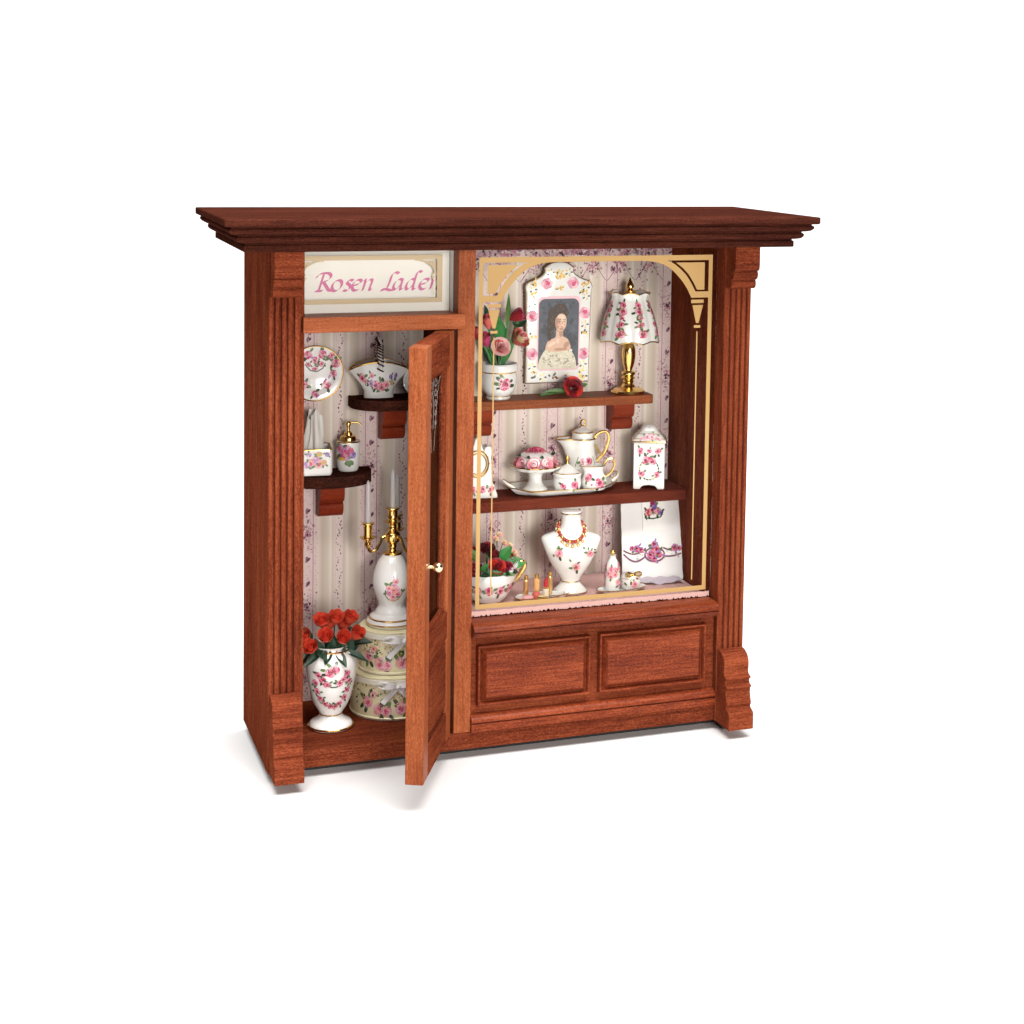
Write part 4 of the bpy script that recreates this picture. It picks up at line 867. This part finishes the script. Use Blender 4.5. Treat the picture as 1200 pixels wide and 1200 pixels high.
for k in range(8):
    a = -1.6 + k * .45; q = MB(); leaf3d(q, (.72 * sin(a), -.72 * cos(a), .58 - .35 * (k % 2)), (sin(a + (.9 if k % 2 else -.9)), -cos(a + .6), .1), .34, .2, "leaf_night", .1, (0, -1, .5)); q.build("leaf", t)

def wob(mb, sf, u, v):
    mb.rose(sf, u - .13, v, .17, ROSY, 1); mb.rose(sf, u + .13, v + .02, .17, ROSY, 1)
def pot_handle(pts, r): 
    q = MB(); q.tube(cr_(pts, 6), r, "gold", 8); return q
t = thing("coffee_pot", "white porcelain coffee pot with long spout lip and gold handle, tallest piece on the tray", "coffee pot", (15.72, 5.45, TB), -.05)
q = MB(); pr = cr_([(.5, .02), (.52, .08), (.56, .3), (.68, .65), (.72, .95), (.66, 1.35), (.58, 1.8), (.58, 2.1), (.64, 2.3)], 4)
def potmod(lip, amt):
    def f(a, z):
        d = math.atan2(sin(a - lip), cos(a - lip)); k = max(0, (z - 1.2) / 1.1); return 1 + amt * k * math.exp(-(d / .42) ** 2)
    return f
lipm = potmod(-PI / 2, 1.15)
q.lathe([(.45, 0)] + pr, "porcelain", seg=60, cap1=False, mod=lipm); q.lathe([(r * .93, z) for r, z in pr[::-1]], "porcelain", seg=60, cap0=False, mod=lipm)
sf = lsurf(pr, .7, a0=-.15, mod=lipm); wob(q, sf, .12, 1.28)
q.stroke(sf, [(-.3, 1.5), (-.42, 1.1), (-.32, .7), (-.05, .5)], .04, "leaf_paint"); q.stroke(sf, [(.5, 1.5), (.62, 1.1), (.5, .7), (.25, .5)], .04, "leaf_paint")
q.build("body", t); q = MB(); rim(q, .635, 2.3, .03, seg=60, mod=lipm); q.build("gilt_rim", t)
q = MB(); q.lathe(cr_([(.56, 2.26), (.5, 2.34), (.5, 2.52), (.46, 2.6), (.3, 2.72), (.12, 2.8), (.05, 2.86)], 3), "porcelain", seg=36); rim(q, .49, 2.6, .03, "gilding")
q.tube([(.12 * sin(2 * PI * i / 16) - .0, 0, 3.02 + .15 * cos(2 * PI * i / 16)) for i in range(16)], .045, "gold", 6, True); q.build("lid", t)
pot_handle([(.5, 0, 2.22), (.8, 0, 2.5), (1.15, 0, 2.56), (1.3, 0, 2.3), (1.22, 0, 1.85), (1.02, 0, 1.45), (.62, 0, 1.1)], .075).build("handle", t)
q = MB(); q.tube(cr_([(.62, -.02, 1.95), (.72, -.02, 1.75), (.9, -.02, 1.5), (1.05, 0, 1.45)], 5), .05, "gold", 8); q.build("handle_scroll", t)
t = thing("sugar_bowl", "small round lidded porcelain sugar bowl with painted roses at the tray front", "sugar bowl", (14.62, 4.45, TB))
q = MB(); pr = cr_([(.45, .02), (.56, .08), (.64, .25), (.66, .45), (.64, .66), (.62, .72)], 4); q.lathe([(.4, 0)] + pr, "porcelain", seg=40)
sf = lsurf(pr, .65, a0=-.25); q.rose(sf, -.22, .38, .13, ROSY, 2); q.rose(sf, .34, .42, .18, ROSY, 3); q.build("bowl", t)
q = MB(); q.lathe(cr_([(.64, .73), (.66, .8), (.64, .92), (.5, 1.0), (.3, 1.16), (.1, 1.28), (.04, 1.3)], 3), "porcelain", seg=40); rim(q, .645, .94, .018, "gilding"); q.lathe([(.06, 1.26), (.04, 1.42), (.1, 1.52), (.11, 1.6), (.05, 1.7), (0, 1.72)], "gilding", seg=12); q.build("lid", t)
t = thing("cream_jug", "small porcelain cream jug with painted roses and gold handle at the tray front", "jug", (15.98, 4.5, TB), -.15)
q = MB(); pr = cr_([(.45, .02), (.54, .08), (.62, .28), (.6, .5), (.48, .75), (.44, .95), (.52, 1.18)], 4); lm = potmod(-1.2, .45); lm2 = lambda a, z: 1 + .5 * max(0, (z - .6) / .6) * math.exp(-((math.atan2(sin(a + 1.2), cos(a + 1.2))) / .5) ** 2)
q.lathe([(.4, 0)] + pr, "porcelain", seg=48, cap1=False, mod=lm2); q.lathe([(r * .92, z) for r, z in pr[::-1]], "porcelain", seg=48, cap0=False, mod=lm2)
sf = lsurf(pr, .6, a0=-.2, mod=lm2); q.rose(sf, .28, .4, .22, ROSY, 3); q.rose(sf, -.3, .66, .17, ROSY, 2); q.rose(sf, -.1, .35, .05, ROSY, 0); q.build("body", t)
q = MB(); rim(q, .515, 1.18, .018, "gilding", mod=lm2, seg=48); q.build("gilt_rim", t)
pot_handle([(.42, 0, 1.1), (.62, 0, 1.4), (.86, 0, 1.45), (.98, 0, 1.2), (.85, 0, .85), (.58, 0, .62)], .055).build("handle", t)

t = thing("tea_canister", "tall square porcelain canister with rose wreath at the middle shelf's right end", "canister", (18.95, 5.0, 10.02), -.36)
q = MB(); hw = .74
fp_ = [(-hw, .04), (-hw + .05, 0), (-.42, 0), (-.36, .1), (-.26, .17), (0, .2), (.26, .17), (.36, .1), (.42, 0), (hw - .05, 0), (hw, .04), (hw, 2.2), (-hw, 2.2)]
q.prism(fp_, lambda x, z, y: (x, y, z), -hw, hw, "porcelain")
sf = psurf((0, -hw, 0), (1, 0, 0), (0, 0, 1), (0, -1, 0))
for u, r in ((-.42, .14), (0, .1), (.42, .14)): q.rose(sf, u, 1.85, r, ROSY, 2)
for a in range(20):
    an = a * .314; q.leaf(sf, .45 * cos(an), .95 + .48 * sin(an), .14, .07, an + 1.57, rnd.choice(["leaf_paint", "leaf_dark", "ochre"]))
for u, v, r in ((-.13, 1.38, .19), (.14, 1.36, .17), (-.36, .75, .14), (.38, .72, .13)): q.rose(sf, u, v, r, ROSY, 2)
q.build("body", t, bevel=.05, seg=3)
q = MB(); q.rings([rsq(.77, .08, 2.205, 4), rsq(.8, .08, 2.25, 4), rsq(.8, .08, 2.33, 4), rsq(.72, .1, 2.42, 4), rsq(.56, .15, 2.62, 4), rsq(.42, .2, 2.74, 4), rsq(.4, .25, 2.82, 4), rsq(.3, .25, 2.95, 4), rsq(.12, .1, 3.0, 4)], "porcelain")
l2 = lambda u, v, o: (u, -.8 + (v - 2.33) * .62 - o * .6, v + o * .6)
for u, v, r in ((-.1, 2.5, .13), (.12, 2.52, .12), (-.38, 2.42, .08), (.42, 2.42, .1)): q.rose(l2, u, v, r, ROSY, 2)
q.tube(rsq(.56, .15, 2.63, 4), .018, "gilding", 5, True); q.tube(rsq(.73, .1, 2.42, 4), .016, "gilding", 5, True)
q.blob(psurf((0, -.33, 2.88), (1, 0, 0), (0, .45, .9), (0, -.9, .45)), 0, 0, .09, .05, 0, "leaf_dark", 10, .02); q.build("lid", t)
q = MB(); q.tube(rsq(.8, .08, 2.29, 4), .04, "gold", 6, True); q.build("gilt_rim", t)

# ================================================================== window floor
q = MB(); rc = random.Random(5)
hem = [5.90 + .06 * rc.random() * (i % 3 > 0) for i in range(261)]
rc2 = [.09 * rc.random() ** 2 for _ in range(262)]
def clothpt(u, v):
    x = 8.87 + 11.54 * u
    if v < .06: k = v / .06; return (x, .885, 5.635 + rc2[int(round(u * 260))] * (1 - k) + (hem[min(260, int(round(u * 260)))] - 5.635) * k)
    if v < .3: k = (v - .06) / .24; return (x, .89 + .45 * k ** 1.5, hem[min(260, int(round(u * 260)))] * (1 - k) + 5.60 * k + .04 * (1 - k) * k)
    y = 1.35 + 4.9 * (v - .3) / .7
    return (x, y, 5.60 + .006 * sin(x * 5 + y * 3) + .005 * sin(x * 11))
q.grid(clothpt, 260, 20, "pink_felt")
tag(q.build("window_cloth"), "dusty pink felt cloth with a frayed front edge lining the window floor", "cloth")
FZ = 5.615
t = thing("cup_planter", "wide white porcelain cup planter with rose band and gold handle behind the center post", "planter", (10.45, 3.25, FZ), .15)
q = MB(); pr = cr_([(.62, .02), (.7, .06), (.95, .35), (1.15, .8), (1.22, 1.15), (1.2, 1.4)], 4)
lp = lambda a, z: 1 + .22 * max(0, (z - .6) / .8) * math.exp(-((math.atan2(sin(a - 1.45), cos(a - 1.45))) / .5) ** 2)
rs = [[(r * lp(a, z) * sin(a), -r * lp(a, z) * cos(a), z + .55 * max(0, (z - .8) / .6) * max(0, sin(a)) ** 2) for a in [2 * PI * i / 56 for i in range(56)]] for r, z in [(.55, 0)] + pr]
q.rings(rs, "porcelain", True, False); q.rings([[(x * .94, y * .94, z) for x, y, z in r] for r in rs[::-1]], "porcelain", False, True)
sf = lambda u, v, o: (lambda a, r: (r * sin(a), -r * cos(a), v + .55 * max(0, (v - .8) / .6) * max(0, sin(a)) ** 2))(u / 1.15 - .2, 1.15 * lp(u / 1.15 - .2, v) * (.62 + .38 * min(1, max(0, v - .05) / .8) ** .6) + .025 + o)
for u in (-1.3, -.75, -.2, .35, .9, 1.4): q.rose(sf, u, .72, .19, ROSY, 3); q.leaf(sf, u + .25, .62, .2, .1, .3, "leaf_paint")
q.build("cup", t)
pot_handle([(1.3, 0, 1.45), (1.75, 0, 1.6), (1.85, 0, 1.4), (1.6, 0, 1.0), (1.3, 0, .72), (1.2, 0, .6)], .11).build("handle", t)
t = thing("rose_posy", "posy of deep red roses with small cream blossoms in the cup planter", "bouquet", (10.45, 3.25, FZ + 1.4))
for i, (x, z, y, r, mats) in enumerate([(-.1, 1.05, -.1, .38, ["maroon_petal", "maroon_petal", "crimson_petal"]), (.12, .42, -.75, .42, ["crimson_petal", "crimson_petal", "red_petal"]), (.72, .2, -.5, .36, ["crimson_petal", "magenta_petal", "crimson_petal"]), (-.75, .3, -.6, .38, ["maroon_petal", "crimson_petal", "magenta_petal"]), (.2, .7, .1, .34, ["crimson_petal", "maroon_petal"]), (-.7, .8, .1, .36, ["maroon_petal", "crimson_petal"]), (.95, .55, .1, .3, ["crimson_petal", "magenta_petal"])]):
    q = MB(); petals3d(q, (x, y, z - .2), (x * .5, y * .6 - .35, .75), r, .5, mats, 4, .7, 100 + i); q.tube([(x, y, z - .15), (x * .4, y * .4, -.4)], .04, "leaf_green", 5); q.build("rose", t)
for i, (x, z, y, dx, dz, dy, l, wd, mt) in enumerate([(.55, .55, -.2, .5, .7, -.3, .75, .6, "leaf_green"), (.75, .35, -.2, .9, .2, -.2, .8, .42, "leaf_green"), (-.3, .15, -.9, .9, -.05, -.3, .9, .3, "leaf_green"), (.2, .05, -.9, .8, .0, -.3, .8, .3, "leaf_olive"), (-.6, .6, -.3, -.5, .8, -.2, .7, .4, "leaf_olive"), (-.6, .2, -.85, .3, .5, -.4, .6, .3, "leaf_green"), (1.0, .15, -.3, .8, .3, -.3, .7, .4, "leaf_green"), (-.2, .05, -.8, -.6, .1, -.6, .7, .35, "leaf_night"), (.4, .0, -.8, .3, .2, -.8, .6, .35, "leaf_night"), (.85, .0, -.55, .3, .2, -.8, .6, .35, "leaf_night")]):
    q = MB(); leaf3d(q, (x, y, z), (dx, dy, dz), l, wd, mt, .12, (0, -.9, .5)); q.build("leaf", t)
for i, (x, z, y) in enumerate([(.35, 1.3, .2), (.55, 1.45, .3), (.75, 1.1, .2), (1.0, .95, .1), (1.15, .7, -.1), (1.22, .5, -.1), (.9, .8, -.1)]):
    q = MB(); petals3d(q, (x, y, z), (.3, -.6, .6), .16, .22, ["yellow_petal", "yellow_petal", "pink_petal"], 2, 1, 130 + i); q.tube([(x, y, z + .05), (x * .4, y * .4, -.2)], .02, "leaf_olive", 5); q.build("blossom", t)

t = thing("jewellery_bust", "white porcelain jewellery bust with painted roses on the window floor", "bust", (14.50, 3.45, FZ), -.22)
q = MB(); bl = cr_([(.74, .62, .02), (.78, .66, .1), (.72, .6, .2), (.56, .48, .36), (.45, .4, .52), (.46, .4, .66), (.56, .46, .85), (.74, .54, 1.1), (.95, .6, 1.45), (1.13, .62, 1.85), (1.27, .6, 2.2), (1.36, .54, 2.45), (1.37, .46, 2.62), (1.22, .4, 2.74), (.92, .37, 2.84), (.68, .36, 2.94), (.54, .38, 3.06), (.47, .38, 3.25), (.445, .38, 3.5), (.45, .39, 3.72)], 4)
def sup(rx, ry, z, n=52, p=1.0):
    return [(rx * sin(2 * PI * i / n), -ry * cos(2 * PI * i / n) - .16 * max(0, 1 - abs(z - 2.0) / .9), z) for i in range(n)]
q.rings([sup(.7, .58, 0)] + [sup(*b_) for b_ in bl], "porcelain")
q.rings([sup(.47, .41, 3.73), sup(.48, .42, 3.78), sup(.44, .38, 3.84), sup(.2, .18, 3.87)], "porcelain")
bz = sorted([(z, rx, ry) for rx, ry, z in bl])
def busf(u, v, o):
    for (z0, a0, c0), (z1, a1, c1) in zip(bz, bz[1:]):
        if z0 <= v <= z1: k = (v - z0) / (z1 - z0 + 1e-9); rx, ry = a0 + (a1 - a0) * k, c0 + (c1 - c0) * k; break
    else: rx, ry = 1, .5
    sn = max(-.98, min(.98, u / rx)); return (u, -(ry + .02 + o) * math.sqrt(1 - sn * sn) - .16 * max(0, 1 - abs(v - 2.0) / .9) - .0, v)
for u, v, r in ((-.62, 2.0, .17), (.85, 1.95, .16), (.2, 1.35, .17)):
    q.rose(busf, u, v, r, ("rose_mid", "rose_pale", "peach", "rose_light"), 2)
    for k in range(4): q.leaf(busf, u - .25 + .14 * k, v + rnd.uniform(-.1, .3), .16, .08, rnd.random() * 6, rnd.choice(["leaf_paint", "leaf_dark", "leaf_paint"]))
q.build("torso", t)
q = MB(); q.tube([(x, y, z) for x, y, z in sup(.475, .415, 3.75)], .03, "gilding", 6, True); q.build("gilt_rim", t); q = MB(); q.tube(sup(.455, .405, .58), .022, "gilding", 6, True); q.build("gilt_rim", t); q = MB(); q.tube(sup(.79, .67, .08), .022, "gilding", 6, True); q.build("gilt_rim", t)
t = thing("bead_necklace", "red and gold bead necklace worn by the porcelain bust", "necklace", (14.50, 3.45, FZ), -.22)
for (dz, r, dn, mats, nb) in ((0, .098, 0.0, ("necklace_red", "necklace_red", "necklace_gold"), 30), (-.19, .088, .1, ("necklace_gold", "pearl"), 34)):
    q = MB()
    for i in range(nb):
        a = 2 * PI * i / nb; f = (1 + cos(a)) / 2       # 1 = front
        hx = .57 + dn * .8 + .05 * f; hy = .5 + dn * .5 + .0 * f
        z = 3.38 + dz * f - .85 * f ** 1.3
        y = -hy * cos(a) - .13 * f
        q.ball((hx * sin(a), y, z), r, mats[i % len(mats)], 10)
    q.build("bead_strand", t)

# cosmetics tray
def ovtray(name, label, loc, hx, hy, rz):
    t = thing(name, label, "tray", loc, rz); q = MB(); el = lambda a, b_, z: [(a * sin(2 * PI * i / 48), -b_ * cos(2 * PI * i / 48), z) for i in range(48)]
    q.rings([el(hx * .7, hy * .7, 0), el(hx * .8, hy * .8, .02), el(hx, hy, .15), el(hx * .98, hy * .98, .18), el(hx * .8, hy * .8, .08), el(.01, .01, .07)], "porcelain"); q.build("dish", t)
    q = MB(); q.tube(el(hx, hy, .165), .022, "gilding", 6, True); q.build("gilt_rim", t); return t
ovtray("cosmetics_tray", "oval porcelain tray holding golden perfume vials, left of the bust foot", (12.82, 2.85, FZ), 1.22, .62, .1)
for i, (x, y, lab) in enumerate([(12.25, 3.15, "golden perfume vial at the left end of the cosmetics tray"), (12.78, 3.2, "golden perfume vial second from left on the cosmetics tray"), (13.4, 3.15, "slim golden perfume vial nearest the bust on the cosmetics tray")]):
    t = thing("perfume_vial", lab, "perfume vial", (x, y, FZ + .09), 0, "golden vials on the cosmetics tray")
    q = MB(); h = .82 if i < 2 else .9; q.lathe([(.1, 0), (.12, .03), (.12 if i != 1 else .15, .3), (.12 if i != 1 else .15, h - .12), (.07, h - .06)], "amber_glass" if i == 1 else "necklace_gold", seg=16); q.build("vial", t)
    q = MB(); q.lathe([(.07, h - .06), (.1, h - .02), (.1, h + .14), (.0, h + .16)], "gold", seg=14); q.build("cap", t)
t = thing("lipstick", "red lipstick in a white and gold case standing on the cosmetics tray", "lipstick", (13.08, 2.78, FZ + .09))
q = MB(); q.lathe([(.15, 0), (.15, .36), (.13, .38)], "pearl", seg=18); q.build("case", t); q = MB(); q.lathe([(.11, .38), (.11, .48)], "gold", seg=18); q.build("collar", t)
q = MB(); q.rings([[(.1 * sin(a), -.1 * cos(a), .48 + (.34 + .1 * sin(a)) * k) for a in [2 * PI * i / 16 for i in range(16)]] for k in (0, .6, 1)], "lipstick_red"); q.build("lipstick_tip", t)
t = thing("powder_box", "tiny red round powder box at the middle of the cosmetics tray", "powder box", (12.62, 2.72, FZ + .08)); q = MB(); q.lathe(cr_([(.16, 0), (.19, .06), (.19, .2), (.12, .28), (0, .3)], 3), "coral_petal", seg=20); q.build("box", t); q = MB(); rim(q, .19, .15, .02, "gold", seg=20); q.build("gold_band", t)
t = thing("gold_compact", "flat golden compact lying at the front of the cosmetics tray", "compact", (12.82, 2.5, FZ + .1)); q = MB(); q.lathe([(.24, 0), (.27, .03), (.27, .08), (.2, .11), (0, .12)], "gold", seg=28, sy=.6); q.build("case", t); q = MB(); q.lathe([(.2, .112), (.15, .145), (0, .15)], "yellow_petal", seg=28, sy=.6); q.build("powder", t)
t = thing("hand_soap", "pale pink shell soap at the left of the cosmetics tray", "soap", (12.2, 2.7, FZ + .08)); q = MB(); q.lathe(cr_([(.25, 0), (.3, .06), (.2, .15), (0, .18)], 4), "pink_petal", seg=24, sy=.6, mod=lambda a, z: 1 + .06 * cos(9 * a)); q.build("shell", t)
ovtray("pin_dish", "small oval porcelain dish with leaf decoration beside the bust foot", (13.72, 2.95, FZ), .55, .42, .3)

ovtray("perfume_tray", "oval porcelain tray carrying the pink bottle and lidded jar, right of the bust", (16.85, 2.95, FZ), 1.26, .55, .12)
t = thing("perfume_bottle", "slim pink rose patterned perfume bottle with golden ball stopper", "perfume bottle", (16.42, 3.0, FZ + .08))
q = MB(); pr = cr_([(.3, .0), (.34, .06), (.35, .4), (.35, .9), (.32, 1.15), (.24, 1.36), (.16, 1.5), (.15, 1.62), (.18, 1.66)], 4); q.lathe(pr, "porcelain", seg=32)
sf = lsurf(pr, .35, a0=-.3)
for k in range(30): q.rose(sf, rnd.uniform(-.85, .85), rnd.uniform(.12, 1.28), rnd.uniform(.09, .15), rnd.choice([ROSY, PALE, ("rose_mid", "blossom", "rose_light", "rose_light")]), 1, ("leaf_paint", "leaf_dark"))
q.build("bottle", t); q = MB(); q.ball((0, 0, 1.78), .13, "gold", 16); q.build("stopper", t)
t = thing("trinket_jar", "small round white trinket jar with a golden bow on its lid", "jar", (17.32, 2.95, FZ + .08))
q = MB(); pr = cr_([(.32, .0), (.4, .05), (.46, .22), (.46, .45), (.42, .52)], 4); q.lathe(pr, "porcelain", seg=36); sf = lsurf(pr, .46, a0=-.3); q.rose(sf, .16, .3, .15, PALE, 1); q.leaf(sf, -.2, .25, .2, .1, 2.4, "leaf_paint"); q.leaf(sf, -.02, .28, .2, .1, 1.5, "leaf_dark"); q.build("bowl", t)
q = MB(); q.lathe(cr_([(.44, .53), (.45, .58), (.4, .68), (.25, .76), (0, .8)], 4), "porcelain", seg=36); q.build("lid", t)
q = MB()
for s_ in (-1, 1):
    q.tube(cr_([(0, -.3, .72), (s_ * .2, -.34, .84), (s_ * .36, -.36, .8), (s_ * .3, -.38, .68), (0, -.32, .7)], 5), .055, "gold", 7); q.tube(cr_([(0, -.32, .7), (s_ * .1, -.4, .6), (s_ * .2, -.42, .54)], 4), .045, "gold", 7)
q.ball((0, -.34, .72), .07, "gold", 10); q.build("bow", t)

# towels leaning in the corner
t = thing("towel_display", "white embroidered towel leaning in the right corner of the window", "towel", (18.95, 4.15, FZ), -.16)
hw, hh, ln = 1.48, 4.35, .27
tw = lambda x, z, o=0: (x * (1 - .035 * z / 4), z * ln + .04 * sin(z * 3 + x) * .3 - o, z)
q = MB(); q.grid(lambda u, v: tw((u - .5) * 2 * hw + .012 * sin(v * 40), v * hh + .02, .0), 20, 30, "towel_cloth"); q.grid(lambda u, v: tw((u - .5) * 2 * hw, v * hh + .02, -.14), 20, 30, "towel_cloth")
for s_ in (-1, 1): q.grid(lambda u, v: tw(s_ * hw, v * hh + .02, -.14 * u), 2, 30, "towel_cloth")
q.grid(lambda u, v: tw((u - .5) * 2 * (hw - .002), 1.0 + v * 1.0, .02 + .015 * sin(PI * v)), 20, 4, "ribbon")
tsf = lambda u, v, o: tw(u, v, .03 + o)
DZT = .5
TROSY = tuple("thread_" + k for k in ROSY); TPALE = tuple("thread_" + k for k in PALE)
def scroll(x0, x1, z, d, up_): q.stroke(tsf, [(x0 + (x1 - x0) * k / 12, z - DZT + d * sin(PI * k / 12) + up_ * k / 12) for k in range(13)], .075, "thread_vine_purple")
scroll(-1.42, -.3, 1.92, -.22, .08); scroll(-1.42, -.3, 1.75, -.3, -.1); scroll(.55, 1.44, 2.0, -.12, .0); scroll(.55, 1.44, 1.62, -.06, .1)
q.stroke(tsf, [(.12 + .48 * cos(a), 1.7 - DZT + .32 * sin(a)) for a in [2 * PI * k / 24 for k in range(25)]], .08, "thread_vine_purple")
for u, v, r in ((.05, 1.75, .2), (.3, 1.72, .16), (.12, 2.15, .13), (-.1, 1.65, .13), (.2, 1.95, .14), (-.75, 1.98, .14), (-1.0, 2.0, .1), (-.55, 1.92, .12), (1.15, 1.98, .15), (1.35, 1.95, .1), (.1, 1.5, .12)): q.rose(tsf, u, v - DZT, r * 1.1, ("thread_rose_deep", "thread_rose_mid", "thread_rose_pale", "thread_lilac"), 2, ("thread_leaf_paint", "thread_lilac"))
for _ in range(34): q.blob(tsf, rnd.uniform(-1.35, 1.35), rnd.uniform(1.5, 1.85) - DZT, .03, .03, 0, rnd.choice(["thread_leaf_paint", "thread_ochre", "thread_rose_pale", "thread_mauve"]), 5)
q.build("towel", t)
q = MB(); q.grid(lambda u, v: tw((u - .5) * 1.15 + .15, 2.3 + v * 2.0, .07), 8, 14, "ribbon"); q.grid(lambda u, v: tw((u - .5) * 1.15 + .15, 2.3, .07 * v), 8, 1, "ribbon")
for s_ in (-.575, .575): q.grid(lambda u, v: tw(s_ + .15, 2.3 + v * 2.0, .07 * u), 1, 14, "ribbon")
tsf2 = lambda u, v, o: tw(u, v - .5, .075 + o)
for u, v, r, p in ((.1, 3.72, .2, TROSY), (.35, 3.68, .16, TPALE), (-.12, 3.62, .15, ("thread_rose_mid", "thread_peach", "thread_rose_mid", "thread_peach")), (.5, 3.6, .12, ("thread_violet", "thread_violet", "thread_lilac", "thread_lilac")), (.12, 4.02, .13, ("thread_rose_deep", "thread_rose_deep", "thread_rose_mid", "thread_violet")), (.2, 3.88, .12, ("thread_violet", "thread_violet", "thread_lilac", "thread_violet"))): q.rose(tsf2, u, v, r, p, 3, ("thread_leaf_paint", "thread_leaf_dark"))
q.stroke(tsf2, [(-.32, 3.6), (-.25, 3.38), (.1, 3.34), (.5, 3.42), (.62, 3.7)], .06, "thread_leaf_dark"); q.stroke(tsf2, [(-.3, 3.44), (-.2, 3.28)], .05, "thread_leaf_dark")
q.build("hand_towel", t)
q = MB(); q.grid(lambda u, v: (-hw * .72 + 2.35 * u + .05 * v, -.75 * v + .02, .08 + .1 * (1 - v) + .06 * sin(u * 9) * v + .03 * sin(u * 23)), 40, 8, "towel_mauve"); q.build("fringe", t)
